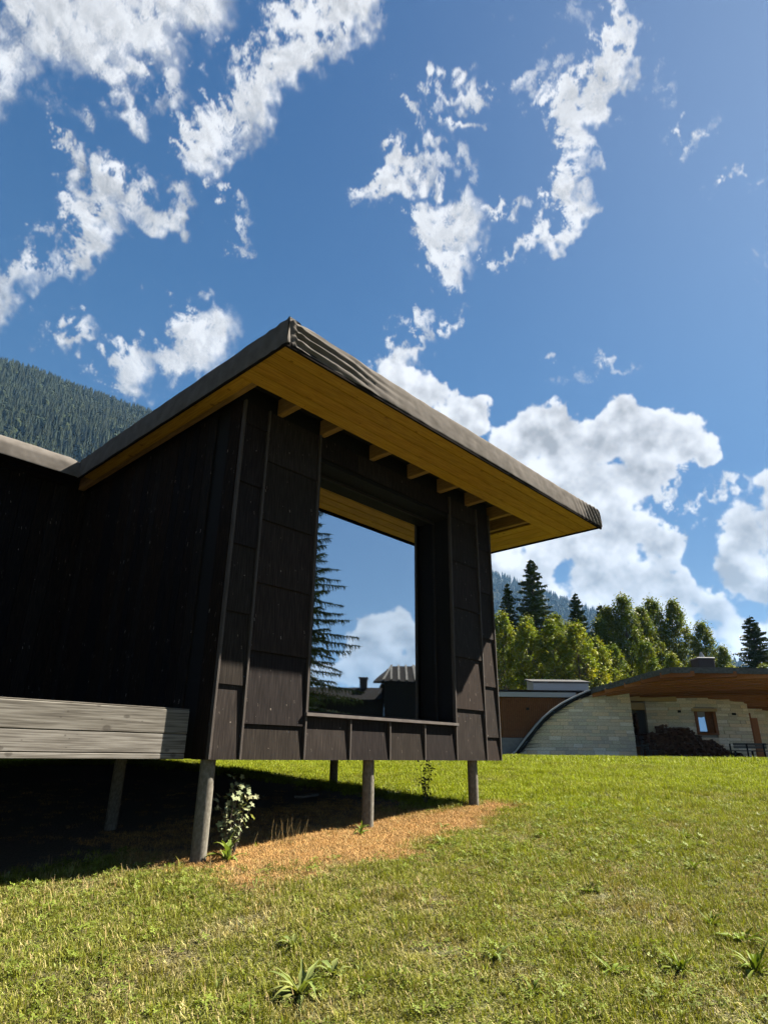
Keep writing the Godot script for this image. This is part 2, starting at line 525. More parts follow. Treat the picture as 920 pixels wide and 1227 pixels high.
func materials() -> void:
	var dark := grainy([[0.0, 0.00788, 0.006428, 0.006014], [0.42, 0.01493, 0.01244, 0.01162], [0.6, 0.01949, 0.01659, 0.01534], [0.8, 0.02654, 0.02198, 0.0199], [1.0, 0.03815, 0.03152, 0.0282]], Vector3(4, 0.2, 4), 0.62, 0.03, 3, 0.03, 5)
	with_specks(dark, specks(48, 4), 0.75)
	M.panel = [dark, tinted(dark, Color(0.84, 0.84, 0.87), 0.31), tinted(dark, Color(1.0, 0.96, 0.94), 0.73), tinted(dark, Color(0.92, 0.92, 0.90), 1.19)]
	M.fin = grainy([[0.0, 0.0224, 0.01926, 0.01747], [0.5, 0.03808, 0.0327, 0.03002], [1.0, 0.05824, 0.05152, 0.04704]], Vector3(6, 0.3, 6), 0.6, 0.05, 8, 0.03)
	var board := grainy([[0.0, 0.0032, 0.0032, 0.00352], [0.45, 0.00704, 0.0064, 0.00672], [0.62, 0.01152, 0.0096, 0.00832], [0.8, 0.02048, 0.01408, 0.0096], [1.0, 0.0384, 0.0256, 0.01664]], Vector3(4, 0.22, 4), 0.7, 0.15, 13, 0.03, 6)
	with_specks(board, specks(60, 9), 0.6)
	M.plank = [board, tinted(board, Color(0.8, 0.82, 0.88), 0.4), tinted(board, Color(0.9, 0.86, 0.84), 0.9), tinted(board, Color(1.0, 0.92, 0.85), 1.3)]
	M.black = plain(0.006, 0.006, 0.0065, 0.7)
	M.dark = plain(0.014, 0.0125, 0.012, 0.6)
	# spruce boards of the soffit
	var so := grainy([[0.0, 0.2154, 0.1124, 0.01377], [0.45, 0.2938, 0.1652, 0.02295], [0.65, 0.3329, 0.1939, 0.02907], [1.0, 0.3672, 0.2247, 0.03978]], Vector3(0.22, 4, 4), 0.6, 0.02, 17, 0.02, 5)
	with_specks(so, knots(60, 3, Color(0.09, 0.035, 0.006), 0.8, 1.5), 0.55)
	M.soffit_x = [so, tinted(so, Color(0.95, 0.94, 0.92), 0.37), tinted(so, Color(0.98, 0.96, 0.97), 0.81)]
	M.soffit_z = []
	for q in M.soffit_x:
		var d: StandardMaterial3D = q.duplicate()
		d.uv1_scale = Vector3(4, 4, 0.22)
		M.soffit_z.append(d)
	M.membrane = grainy([[0.0, 0.0592, 0.0552, 0.0512], [0.5, 0.0704, 0.0656, 0.0616], [1.0, 0.0848, 0.0792, 0.0752]], Vector3(0.5, 0.5, 0.5), 0.7, 0.0, 23, 0.02, 6)
	M.membrane.metallic_specular = 0.06
	M.membrane.roughness = 0.85
	for q in M.panel: q.metallic_specular = 0.12
	for q in M.plank: q.metallic_specular = 0.12
	M.drip = plain(0.010, 0.009, 0.009, 0.9)
	M.drip.metallic_specular = 0.03
	M.sill = grainy([[0.0, 0.05714, 0.05, 0.04821], [1.0, 0.09288, 0.08392, 0.08032]], Vector3(0.6, 2, 2), 0.45, 0.0, 29)
	M.glass = plain(0.60, 0.635, 0.66, 0.02, 1.0)
	M.glass.heightmap_enabled = true
	M.glass.heightmap_scale = 0.012
	M.glass.heightmap_texture = noise_tex(0.006, [], 2, 512, 19)
	M.glass.uv1_triplanar = true
	M.glass.uv1_world_triplanar = true
	M.glass.uv1_scale = Vector3(0.5, 0.5, 0.5)
	# weathered terrace boards
	var gr := grainy([[0.0, 0.03744, 0.03398, 0.03024], [0.38, 0.07488, 0.0697, 0.06278], [0.55, 0.1008, 0.09504, 0.0864], [0.75, 0.1267, 0.121, 0.1123], [1.0, 0.1613, 0.157, 0.1469]], Vector3(0.16, 5.0, 5.0), 0.85, 0.02, 31, 0.02, 5)
	with_specks(gr, knots(75, 5, Color(0.025, 0.022, 0.019), 0.75, 2.6, 40), 0.8)
	M.grey = [gr, tinted(gr, Color(0.93, 0.93, 0.92), 0.41), tinted(gr, Color(0.85, 0.84, 0.82), 0.77)]
	M.post = grainy([[0.0, 0.0504, 0.04704, 0.03864], [0.5, 0.084, 0.07896, 0.0672], [1.0, 0.1243, 0.1193, 0.1075]], Vector3(2.2, 1.2, 2.2), 0.9, 0.04, 37, 0.03, 6)
	# ground
	M.ground = StandardMaterial3D.new()
	M.ground.vertex_color_use_as_albedo = true
	M.ground.albedo_texture = noise_tex(0.03, [[0.0, 0.42, 0.42, 0.42], [0.5, 0.8, 0.8, 0.8], [1.0, 1.0, 1.0, 1.0]], 6, 512, 41)
	M.ground.uv1_triplanar = true
	M.ground.uv1_world_triplanar = true
	M.ground.uv1_scale = Vector3(0.9, 0.9, 0.9)
	M.ground.roughness = 0.95
	M.ground.heightmap_enabled = true
	M.ground.heightmap_scale = 1.5
	M.ground.heightmap_texture = noise_tex(0.06, [], 6, 512, 43)
	M.grass = leafy(1, 1, 1, 0.75)
	M.straw = leafy(1, 1, 1, 0.25)
	M.straw.roughness = 0.8
	M.needle = leafy(1, 1, 1, 0.2)
	M.leaf = leafy(1, 1, 1, 0.75)
	M.bark = grainy([[0.0, 0.03, 0.024, 0.018], [1.0, 0.13, 0.11, 0.09]], Vector3(4, 1, 4), 0.9, 0.6, 47)
	M.far = plain(1, 1, 1, 0.9)
	M.far.vertex_color_use_as_albedo = true
	# stone house
	var st := grainy([[0.0, 0.40, 0.345, 0.265], [0.4, 0.57, 0.50, 0.40], [0.65, 0.68, 0.61, 0.50], [1.0, 0.80, 0.74, 0.63]], Vector3(0.9, 1.5, 0.9), 0.9, 0.4, 53, 0.03, 6)
	M.stone = [st, tinted(st, Color(0.93, 0.91, 0.88), 0.3), tinted(st, Color(0.86, 0.85, 0.84), 0.7), tinted(st, Color(0.97, 0.92, 0.86), 1.1), tinted(st, Color(0.9, 0.9, 0.86), 1.7)]
	M.mortar = plain(0.22, 0.20, 0.17, 0.95)
	M.redwood = grainy([[0.0, 0.133, 0.04788, 0.01862], [0.5, 0.2527, 0.1037, 0.04256], [1.0, 0.3857, 0.1729, 0.07714]], Vector3(3, 3, 3), 0.7, 0.05, 59, 0.02)
	M.redwood2 = tinted(M.redwood, Color(0.82, 0.78, 0.74), 0.6)
	M.clad = grainy([[0.0, 0.06615, 0.02646, 0.00945], [0.5, 0.1276, 0.05198, 0.01985], [1.0, 0.189, 0.08505, 0.03402]], Vector3(3, 0.4, 3), 0.7, 0.05, 61, 0.02)
	M.beam = plain(0.36, 0.25, 0.115, 0.7)
	M.sheet = plain(0.20, 0.205, 0.215, 0.4, 0.3)
	M.roofing = grainy([[0.0, 0.035, 0.036, 0.038], [1.0, 0.10, 0.102, 0.105]], Vector3(0.6, 0.6, 0.6), 0.7, 0.2, 67)
	M.concrete = grainy([[0.0, 0.1056, 0.1023, 0.099], [1.0, 0.1848, 0.1815, 0.1749]], Vector3(0.5, 0.5, 0.5), 0.9, 0.2, 71)
	M.log = grainy([[0.0, 0.0385, 0.01925, 0.011], [0.5, 0.0935, 0.04675, 0.0275], [1.0, 0.187, 0.1155, 0.0715]], Vector3(1.2, 1.2, 1.2), 0.9, 0.0, 73, 0.05)
	M.chimney = plain(0.03, 0.025, 0.026, 0.6)
	M.rafter = grainy([[0.0, 0.12, 0.066, 0.024], [1.0, 0.252, 0.156, 0.06]], Vector3(4, 4, 0.3), 0.8, 0.0, 79)
	M.darkroof = plain(0.014, 0.014, 0.015, 0.9)
	M.darkroof.metallic_specular = 0.02
	M.roofing.metallic_specular = 0.05
	M.clad.metallic_specular = 0.1

func knots(n: int, sd: int, col: Color, a: float, big := 1.0, cracks := 0) -> ImageTexture:
	var im := Image.create(512, 512, false, Image.FORMAT_RGBA8)
	var ink := col.linear_to_srgb()
	im.fill(Color(ink.r, ink.g, ink.b, 0.0))
	var g := RandomNumberGenerator.new()
	g.seed = sd
	for k in n:
		var x := g.randi_range(8, 500)
		var y := g.randi_range(8, 500)
		var r := g.randf_range(1.0, 4.5) * (big if g.randf() < 0.35 else 0.7)
		var sq := g.randf_range(0.5, 1.0)
		for j in range(-20, 21):
			for q in range(-24, 25):
				var d := Vector2(q * 0.8, j / sq).length() / r
				if d < 1.3:
					im.set_pixel(posmod(x + q, 512), posmod(y + j, 512), Color(ink.r, ink.g, ink.b, a * clampf((1.3 - d) * 2.0, 0, 1) * g.randf_range(0.6, 1.0)))
	for k in cracks:
		var x := g.randi_range(0, 511)
		var y := float(g.randi_range(0, 511))
		for j in g.randi_range(40, 220):
			y += g.randf_range(-0.25, 0.25)
			im.set_pixel((x + j) % 512, posmod(int(y), 512), Color(ink.r, ink.g, ink.b, a * g.randf_range(0.2, 0.75)))
	return ImageTexture.create_from_image(im)

# how bare or dry the soil is: x dry straw in front of the posts, y bare soil under the floor
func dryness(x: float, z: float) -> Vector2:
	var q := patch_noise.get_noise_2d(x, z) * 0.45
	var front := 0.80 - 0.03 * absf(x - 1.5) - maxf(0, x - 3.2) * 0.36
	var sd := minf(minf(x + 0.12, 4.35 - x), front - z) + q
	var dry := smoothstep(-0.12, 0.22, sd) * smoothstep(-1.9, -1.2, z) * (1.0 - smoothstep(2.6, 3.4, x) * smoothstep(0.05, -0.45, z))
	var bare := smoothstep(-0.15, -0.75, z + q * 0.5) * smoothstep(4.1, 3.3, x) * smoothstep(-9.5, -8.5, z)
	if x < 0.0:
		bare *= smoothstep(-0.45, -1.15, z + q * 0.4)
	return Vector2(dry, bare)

func spread(fine_lo: float, fine_hi: float, step: float, far: float) -> PackedFloat32Array:
	var a := PackedFloat32Array()
	var out := []
	var g := step
	var t := fine_hi
	while t < far:
		g *= 1.22
		t += g
		out.append(t)
	var low := []
	g = step
	t = fine_lo
	while t > -far:
		g *= 1.22
		t -= g
		low.append(t)
	low.reverse()
	for q in low: a.append(q)
	t = fine_lo
	while t <= fine_hi:
		a.append(t)
		t += step
	for q in out: a.append(q)
	return a

func ground() -> void:
	var ss := spread(-3.0, 16.0, 0.11, 2600.0)
	var rs := spread(-9.0, 14.0, 0.11, 2600.0)
	var b := MB.new()
	var nr := rs.size()
	for s in ss:
		for r in rs:
			var q := EYE + fwd * s + side * r
			var y := ground_y(q.x, q.z)
			var e := 0.05
			b.v.append(Vector3(q.x, y, q.z))
			b.n.append(Vector3((gy(q.x - e, q.z) - gy(q.x + e, q.z)) / (2 * e), 1, (gy(q.x, q.z - e) - gy(q.x, q.z + e)) / (2 * e)).normalized())
			var d := dryness(q.x, q.z)
			var k := patch_noise.get_noise_2d(q.x * 0.6 + 40, q.z * 0.6)
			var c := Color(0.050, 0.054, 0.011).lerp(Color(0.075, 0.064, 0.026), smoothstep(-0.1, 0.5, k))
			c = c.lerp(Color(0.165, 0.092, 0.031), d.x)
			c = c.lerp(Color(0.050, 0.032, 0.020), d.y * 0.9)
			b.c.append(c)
	for s in ss.size() - 1:
		for r in nr - 1:
			var a := s * nr + r
			b.i.append(a); b.i.append(a + nr); b.i.append(a + 1)
			b.i.append(a + 1); b.i.append(a + nr); b.i.append(a + nr + 1)
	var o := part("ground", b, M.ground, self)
	meta(o, "gently rising lawn with thin dry soil showing through", "ground", "", "structure")

func curve_at(pts: Array, x: float) -> float:
	if x <= pts[0][0]: return pts[0][1]
	for k in pts.size() - 1:
		if x <= pts[k + 1][0]:
			var t: float = (x - pts[k][0]) / (pts[k + 1][0] - pts[k][0])
			return lerpf(pts[k][1], pts[k + 1][1], t)
	return pts[-1][1]

func far_fir(sd: int) -> ArrayMesh:
	var g := RandomNumberGenerator.new()
	g.seed = sd
	var b := MB.new()
	var tiers := 6
	for t in tiers:
		var y0 := 0.08 + 0.84 * t / tiers
		var y1 := minf(y0 + 0.34, 1.0)
		var r := 0.19 * (1.0 - y0) * g.randf_range(0.85, 1.15) + 0.012
		var m := 7
		for k in m:
			var a := TAU * (k + t * 0.37) / m
			var a2 := a + TAU / m
			var ra := r * g.randf_range(0.65, 1.2)
			var mid := Vector3(cos((a + a2) / 2) * ra, y0 - 0.03, sin((a + a2) / 2) * ra)
			b.tri(Vector3(0, y1, 0), mid, Vector3(cos(a) * r * 0.55, y0 + 0.06, sin(a) * r * 0.55))
			b.tri(Vector3(0, y1, 0), Vector3(cos(a2) * r * 0.55, y0 + 0.06, sin(a2) * r * 0.55), mid)
	return b.mesh()

func far_round(sd: int) -> ArrayMesh:
	var g := RandomNumberGenerator.new()
	g.seed = sd
	var b := MB.new()
	for k in 90:
		var d := Vector3(g.randfn(), g.randfn(), g.randfn()).normalized()
		var c := Vector3(0, 0.52, 0) + d * Vector3(0.28, 0.42, 0.28) * g.randf_range(0.8, 1.05)
		var u := d.cross(Vector3(g.randf(), g.randf(), g.randf())).normalized() * 0.1
		var w := d.cross(u).normalized() * 0.1
		b.tri(c + u, c - u * 0.6 + w, c - u * 0.5 - w)
	return b.mesh()

func mountain(called: String, label: String, crest: Array, az0: float, az1: float, near: float, far: float, tree_h: float, count: int, low: float, flabel: String, sd: int) -> void:
	var nz := FastNoiseLite.new()
	nz.frequency = 0.006
	nz.fractal_octaves = 4
	nz.seed = sd
	var height := func(az: float, d: float) -> float:
		var p := Vector2(sin(az), -cos(az)) * d
		var e: float = deg_to_rad(curve_at(crest, rad_to_deg(az)))
		var top_y: float = tan(e) * far - tree_h * 0.8
		var t := clampf((d - near) / (far - near), 0, 1.25)
		var k := 1.0 - (1.0 - minf(t, 1.0)) ** 1.12 if t <= 1.0 else 1.0 - (t - 1.0) * 1.4
		return maxf(-8.0, top_y * k + nz.get_noise_2dv(p) * 16.0 * minf(1.0, t * 4.0) * (1.0 - 0.7 * smoothstep(0.8, 1.0, t))) - 3.0 * (1.0 - minf(1, t * 6))
	var rows := []
	var na := 70
	var nd := 34
	for j in nd + 1:
		var row := []
		var d := lerpf(near, near + (far - near) * 1.25, float(j) / nd)
		for k in na + 1:
			var az := deg_to_rad(lerpf(az0, az1, float(k) / na))
			row.append(Vector3(EYE.x + sin(az) * d, height.call(az, d), EYE.z - cos(az) * d))
		rows.append(row)
	var b := MB.new()
	b.tint = Color(0.010, 0.014, 0.007)
	b.grid(rows)
	var o := part(called, b, M.far, self)
	meta(o, label, "mountain", "", "structure")
	var g := RandomNumberGenerator.new()
	g.seed = sd
	for kind in 2:
		var mm := MultiMesh.new()
		mm.transform_format = MultiMesh.TRANSFORM_3D
		mm.use_colors = true
		mm.mesh = far_fir(sd) if kind == 0 else far_round(sd)
		var n := int(count * (0.86 if kind == 0 else 0.14))
		mm.instance_count = n
		for k in n:
			var d := 0.0
			var az := 0.0
			var y := 0.0
			for attempt in 12:
				var t := g.randf()
				d = sqrt(lerpf(near * near, far * far * 1.06, t))
				az = deg_to_rad(g.randf_range(az0, az1))
				y = height.call(az, d)
				if y / d > tan(deg_to_rad(low)): break
			var h := tree_h * g.randf_range(0.55, 1.15) * (1.0 if kind == 0 else 0.75)
			var w := h * g.randf_range(0.7, 1.15)
			var bs := Basis(Vector3.UP, g.randf() * TAU).scaled(Vector3(w, h, w))
			mm.set_instance_transform(k, Transform3D(bs, Vector3(EYE.x + sin(az) * d, y - 0.6, EYE.z - cos(az) * d)))
			var q := g.randf_range(0.65, 1.35)
			var c := Color(0.0105, 0.0155, 0.0075) if kind == 0 else Color(0.017, 0.024, 0.009)
			mm.set_instance_color(k, Color(c.r * q, c.g * q, c.b * q))
		var f := MultiMeshInstance3D.new()
		f.name = numbered("mountain_forest")
		f.multimesh = mm
		f.material_override = M.far
		add_child(f)
		meta(f, flabel % ["dark firs" if kind == 0 else "paler broadleaf trees"], "forest", "", "stuff")

func mountains() -> void:
	mountain("mountain", "steep forested mountainside rising behind the black cabin",
		[[-60, 24], [-30, 27], [0, 29.1], [11, 29.2], [15, 29.3], [20, 28.9], [24, 28.4], [32, 26], [40, 20], [48, 11], [56, 3]], -45, 56, 230, 700, 14.0, 24000, 17.0,
		"%s covering the steep mountainside behind the cabin", 3)
	mountain("far_mountain", "hazy blue mountain ridge seen right of the cabin",
		[[38, 20], [48, 17.6], [57.8, 15.8], [61.2, 14.4], [65.4, 12.5], [72, 9.3], [82, 5], [95, 3]], 38, 95, 800, 1700, 22.0, 6500, 6.0,
		"%s on the hazy far ridge", 11)

const FRONT := 1.085      # roof edge in front of the fins
const LEFT := -0.347      # left roof edge
const RIGHT := 6.07       # right roof edge
const WING_Z := -3.3      # roof edge of the set-back wing
const PANE_Z := -0.33

# one lapped board: foot proud, head tucked under the next
func lapped(parent: Node, x0: float, x1: float, y0: float, y1: float) -> void:
	var s := MB.new()
	var gap := 0.002
	var f := -0.012 + rng.randf_range(-0.0015, 0.0015)
	var hd := -0.034
	var th := 0.012
	var a := x0 + gap
	var b := x1 - gap
	s.hexa([Vector3(a, y0, f), Vector3(b, y0 + rng.randf_range(-0.002, 0.002), f), Vector3(b, y0, f - th), Vector3(a, y0, f - th),
		Vector3(a, y1, hd), Vector3(b, y1, hd), Vector3(b, y1, hd - th), Vector3(a, y1, hd - th)])
	part("panel", s, M.panel[rng.randi() % 4], parent)

func column(parent: Node, x0: float, x1: float, first: float, lo: float, hi: float) -> void:
	var y := lo
	var nxt := first
	while y < hi - 0.02:
		lapped(parent, x0, x1, y, minf(nxt + 0.03, hi))
		y = nxt
		nxt += 0.652

func fold(x: float, v: float) -> float:
	# cloth tucked at both ends of the front edge: ridges that fan from the corners
	var a := x - LEFT
	var k := exp(-pow(a / 0.95, 2.0)) * smoothstep(0.05, 0.16, a)
	var ph := v * 3.6 + a * 1.15 + 0.18 * sin(a * 6.0)
	var d := 0.030 * k * (sin(TAU * ph) + 0.35 * sin(TAU * ph * 2.0 + 1.0)) * (0.35 + 0.65 * sin(PI * clampf(v, 0, 1)))
	d += 0.032 * exp(-pow(a / 0.10, 2.0)) * sin(a * 80.0 + v * 2.0)
	var e := RIGHT - x
	var r := exp(-pow(e / 0.55, 2.0)) * smoothstep(0.0, 0.05, e)
	d += 0.020 * r * sin(TAU * (e * 8.0 - v * 1.5))
	d += 0.006 * bumps.get_noise_2d(x * 9.0, v * 3.0) + 0.004 * sin(x * 2.3 + v)
	return d

func edge_cloth(parent: Node, a: Vector3, b: Vector3, out: Vector3, front: bool, slope := 0.0) -> void:
	var n := int((b - a).length() / 0.03) + 2
	var rows := []
	var prof := [[0.0, 0.0], [0.02, 0.004], [0.09, 0.004], [0.16, 0.004], [0.23, 0.004], [0.30, 0.004], [0.37, 0.003], [0.44, 0.003], [0.51, 0.002], [0.58, 0.0], [0.65, -0.001 - slope * 0.12], [0.72, -0.002 - slope * 0.25], [0.79, -0.004 - slope * 0.42], [0.86, -0.006 - slope * 0.6], [0.95, -0.012 - slope], [1.0, -0.03 - slope], [1.012, -0.09 - slope], [1.014, -0.4]]
	for p in prof:
		var row := []
		for k in n:
			var t := float(k) / (n - 1)
			var inset: float = maxf(0.0, -p[1] - 0.005)
			var q := (a + (b - a).normalized() * inset).lerp(b - (b - a).normalized() * inset, t)
			var d := 0.0
			if front: d = fold(q.x, p[0])
			else: d = 0.007 * bumps.get_noise_2d(q.x * 6.0 + q.z * 5.0, p[0] * 2.0) + 0.006 * exp(-pow((FRONT - q.z) / 0.35, 2.0)) * sin(q.z * 38.0 + p[0] * 3.0)
			if p[0] > 1.005: d *= 0.4
			row.append(q + Vector3(0, p[0] * T + (d * 0.35 if p[0] > 0.9 else 0.0), 0) + out * (p[1] + d))
		rows.append(row)
	var s := MB.new()
	s.grid(rows)
	part("edge_membrane", s, M.membrane, parent)

func cabin() -> void:
	var c := thing("timber_cabin", "black stained timber cabin on posts with large mirroring window and overhanging roof", "cabin")
	# ---- roof
	var roof := node("roof", c)
	boxpart("roof_deck", Vector3(LEFT + 0.03, H + 0.23, WING_Z), Vector3(RIGHT - 0.03, H + T - 0.05, FRONT - 0.04), M.dark, roof, 0.002)
	edge_cloth(roof, Vector3(LEFT, H, FRONT), Vector3(RIGHT, H, FRONT), Vector3(0, 0, 1), true)
	edge_cloth(roof, Vector3(LEFT, H, WING_Z - 0.05), Vector3(LEFT, H, FRONT), Vector3(-1, 0, 0), false)
	edge_cloth(roof, Vector3(RIGHT, H, FRONT), Vector3(RIGHT, H, -11.0), Vector3(1, 0, 0), false)
	for e in [[Vector3(LEFT + 0.002, H - 0.03, FRONT - 0.03), Vector3(RIGHT - 0.002, H + 0.03, FRONT - 0.004)],
			[Vector3(LEFT + 0.004, H - 0.012, WING_Z), Vector3(LEFT + 0.03, H + 0.03, FRONT - 0.032)],
			[Vector3(RIGHT - 0.03, H - 0.012, -4.6), Vector3(RIGHT - 0.004, H + 0.03, FRONT - 0.032)]]:
		boxpart("drip_edge", e[0], e[1], M.drip, roof, 0.003)
	# soffit: four boards along the front, one along the left, four along the right
	var y0 := H + 0.006
	var y1 := H + 0.028
	var zf := FRONT - 0.034
	for k in 4:
		var za := zf - 0.187 * k
		boxpart("soffit_board", Vector3(LEFT + 0.034, y0 + rng.randf_range(0, 0.003), za - 0.185), Vector3(RIGHT - 0.034, y1, za - 0.009), M.soffit_x[k % 3], roof, 0.004)
	var zi := zf - 0.187 * 4 - 0.001
	boxpart("soffit_board", Vector3(LEFT + 0.034, y0, WING_Z + 0.05), Vector3(LEFT + 0.195, y1, zi), M.soffit_z[1], roof, 0.004)
	for k in 4:
		var xa := RIGHT - 0.034 - 0.2 * k
		boxpart("soffit_board", Vector3(xa - 0.198, y0 + rng.randf_range(0, 0.003), -4.6), Vector3(xa - 0.009, y1, zi), M.soffit_z[k % 3], roof, 0.004)
	for x in [-0.1, 0.48, 1.10, 1.93, 2.66, 3.30, 3.96, 4.68, 5.16]:
		boxpart("rafter", Vector3(x - 0.04, H + 0.03, -4.2), Vector3(x + 0.04, H + 0.228, FRONT - 0.06), M.rafter, roof, 0.006)
	for x in [5.30, 5.62, 5.94]:
		boxpart("rafter", Vector3(x - 0.03, H + 0.03, -4.2), Vector3(x + 0.03, H + 0.228, FRONT - 0.06), M.rafter, roof, 0.006)
	# bunched cloth on the near corner
	for k in 5:
		var s := MB.new()
		var q := Vector3(LEFT + 0.03 + 0.09 * k + rng.randf_range(-0.02, 0.02), H + T + 0.005, FRONT - 0.05 - rng.randf() * 0.04)
		s.tube([q, q + Vector3(0.03, 0.035 - k * 0.003, -0.01), q + Vector3(0.075, 0.03 - k * 0.004, 0.0), q + Vector3(0.11, -0.01, 0.01)], [0.012, 0.022, 0.018, 0.008], 6)
		part("cloth_fold", s, M.drip if k % 2 else M.membrane, roof)
	# ---- front wall
	var wall := node("front_wall", c)
	var b := MB.new()
	b.box(Vector3(0.0, 0.004, -0.24), Vector3(1.03, H + 0.226, -0.047))
	b.box(Vector3(3.56, 0.004, -0.24), Vector3(W - 0.004, H + 0.226, -0.047))
	b.box(Vector3(1.03, 0.004, -0.24), Vector3(3.56, 0.395, -0.047))
	b.box(Vector3(1.03, 3.22, -0.24), Vector3(3.56, H + 0.226, -0.047))
	part("backing", b, M.black, wall)
	var fins := [0.0, 0.32, 1.05, 3.50, 4.15, 4.482]
	for k in fins.size():
		var x: float = fins[k]
		var w := 0.024
		boxpart("batten", Vector3(x - (0.0 if k == 0 else w * 0.5), 0.0, -0.046), Vector3(x + (w if k == 0 else w * 0.5), H + 0.02, 0.0), M.fin, wall, 0.003)
	for x in [1.662, 2.272, 2.882]:
		boxpart("batten", Vector3(x - 0.012, 0.0, -0.046), Vector3(x + 0.012, 0.398, 0.0), M.fin, wall, 0.003)
	column(wall, 0.024, 0.308, 0.625, 0.0, H + 0.02)
	column(wall, 0.332, 1.038, 0.302, 0.0, H + 0.02)
	column(wall, 3.512, 4.138, 0.612, 0.0, H + 0.02)
	column(wall, 4.162, 4.47, 0.284, 0.0, H + 0.02)
	for k in 4:
		lapped(wall, 1.062 + 0.61 * k, 1.648 + 0.61 * k if k < 3 else 3.488, 0.0, 0.4)
		lapped(wall, 1.062 + 0.61 * k, 1.672 + 0.61 * k if k < 3 else 3.488, 3.23, H + 0.02)
	# ---- window
	var win := node("window", c)
	boxpart("pane", Vector3(1.09, 0.44, PANE_Z - 0.02), Vector3(3.53, 3.17, PANE_Z), M.glass, win, 0.001)
	boxpart("jamb", Vector3(1.045, 0.40, PANE_Z - 0.06), Vector3(1.078, 3.22, -0.006), M.dark, win)
	boxpart("jamb", Vector3(3.536, 0.40, PANE_Z - 0.06), Vector3(3.575, 3.22, -0.05), M.black, win)
	boxpart("head", Vector3(1.079, 3.19, PANE_Z - 0.06), Vector3(3.535, 3.226, -0.05), M.black, win)
	var sill := MB.new()
	sill.hexa([Vector3(1.035, 0.402, 0.022), Vector3(3.515, 0.402, 0.022), Vector3(3.515, 0.402, PANE_Z), Vector3(1.035, 0.402, PANE_Z),
		Vector3(1.035, 0.432, 0.022), Vector3(3.515, 0.432, 0.022), Vector3(3.515, 0.439, PANE_Z), Vector3(1.035, 0.439, PANE_Z)])
	part("sill", sill, M.sill, win)
	var fr := node("pane_frame", win)
	for e in [[Vector3(1.08, 0.44, PANE_Z + 0.001), Vector3(3.534, 0.475, PANE_Z + 0.02)], [Vector3(1.08, 3.155, PANE_Z + 0.001), Vector3(3.534, 3.188, PANE_Z + 0.02)],
			[Vector3(1.08, 0.476, PANE_Z + 0.001), Vector3(1.105, 3.154, PANE_Z + 0.02)], [Vector3(3.505, 0.476, PANE_Z + 0.001), Vector3(3.534, 3.154, PANE_Z + 0.02)]]:
		boxpart("frame_bar", e[0], e[1], M.dark, win, 0.003)
	fr.free()
	boxpart("pane_liner", Vector3(1.0, 0.38, PANE_Z - 0.12), Vector3(3.6, 3.25, PANE_Z - 0.065), M.black, win)
	# ---- left side wall of upright planks
	var sw := node("side_wall", c)
	b = MB.new()
	b.box(Vector3(0.012, 0.004, -4.3), Vector3(0.06, H + 0.226, -0.05))
	part("backing", b, M.black, sw)
	boxpart("corner_board", Vector3(-0.012, 0.0, -0.25), Vector3(0.011, H + 0.02, -0.047), M.plank[3], sw, 0.004)
	var z := -0.49
	while z > -4.25:
		var w := rng.randf_range(0.13, 0.19)
		boxpart("plank", Vector3(-0.016 + rng.randf_range(-0.003, 0.003), 0.0, z - w), Vector3(0.011, H + 0.02, z - 0.006), M.plank[rng.randi() % 4], sw, 0.004)
		z -= w
	# ---- hidden sides, floor
	boxpart("right_wall", Vector3(W - 0.06, 0.0, -10.0), Vector3(W - 0.004, H + 0.226, -0.25), M.plank[0], c)
	boxpart("floor", Vector3(0.02, 0.03, -4.3), Vector3(W - 0.07, 0.16, -0.25), M.dark, c)
	# ---- wing set back to the left
	var wing := node("wing", c)
	boxpart("wing_roof_deck", Vector3(-12.0, H + 0.23, -11.0), Vector3(RIGHT - 0.03, H + T - 0.052, WING_Z - 0.06), M.dark, wing)
	edge_cloth(wing, Vector3(-12.0, H, WING_Z), Vector3(LEFT, H, WING_Z), Vector3(0, 0, 1), false, 0.09)
	z = -12.0
	while z < -0.05:
		var w2 := rng.randf_range(0.15, 0.2)
		boxpart("wing_plank", Vector3(z, 0.0, -3.80), Vector3(minf(z + w2 - 0.006, -0.02), H + 0.004, -3.76), M.plank[rng.randi() % 4], wing)
		z += w2
	boxpart("wing_body", Vector3(-12.0, 0.02, -10.0), Vector3(-0.02, H + 0.22, -3.81), M.black, wing)
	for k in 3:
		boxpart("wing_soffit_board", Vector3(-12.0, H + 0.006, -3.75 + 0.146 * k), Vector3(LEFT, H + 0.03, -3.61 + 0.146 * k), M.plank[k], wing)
	boxpart("rear_body", Vector3(0.0, 0.02, -10.0), Vector3(W - 0.07, H + 0.22, -4.34), M.black, c)
	# ---- posts
	for q in [[0.09, -0.135, 0.066], [2.07, -0.135, 0.064], [3.99, -0.135, 0.064], [0.12, -1.8, 0.06], [4.15, -2.9, 0.065]]:
		var s := MB.new()
		var g := ground_y(q[0], q[1])
		s.tube([Vector3(q[0], g - 0.2, q[1]), Vector3(q[0], g + 0.02, q[1]), Vector3(q[0], lerpf(g, 0.03, 0.55), q[1]), Vector3(q[0], lerpf(g, 0.03, 0.56), q[1]), Vector3(q[0], 0.03, q[1])], [q[2] * 1.02, q[2], q[2], q[2] * 0.985, q[2] * 0.98], 20)
		part("post", s, M.post, c)

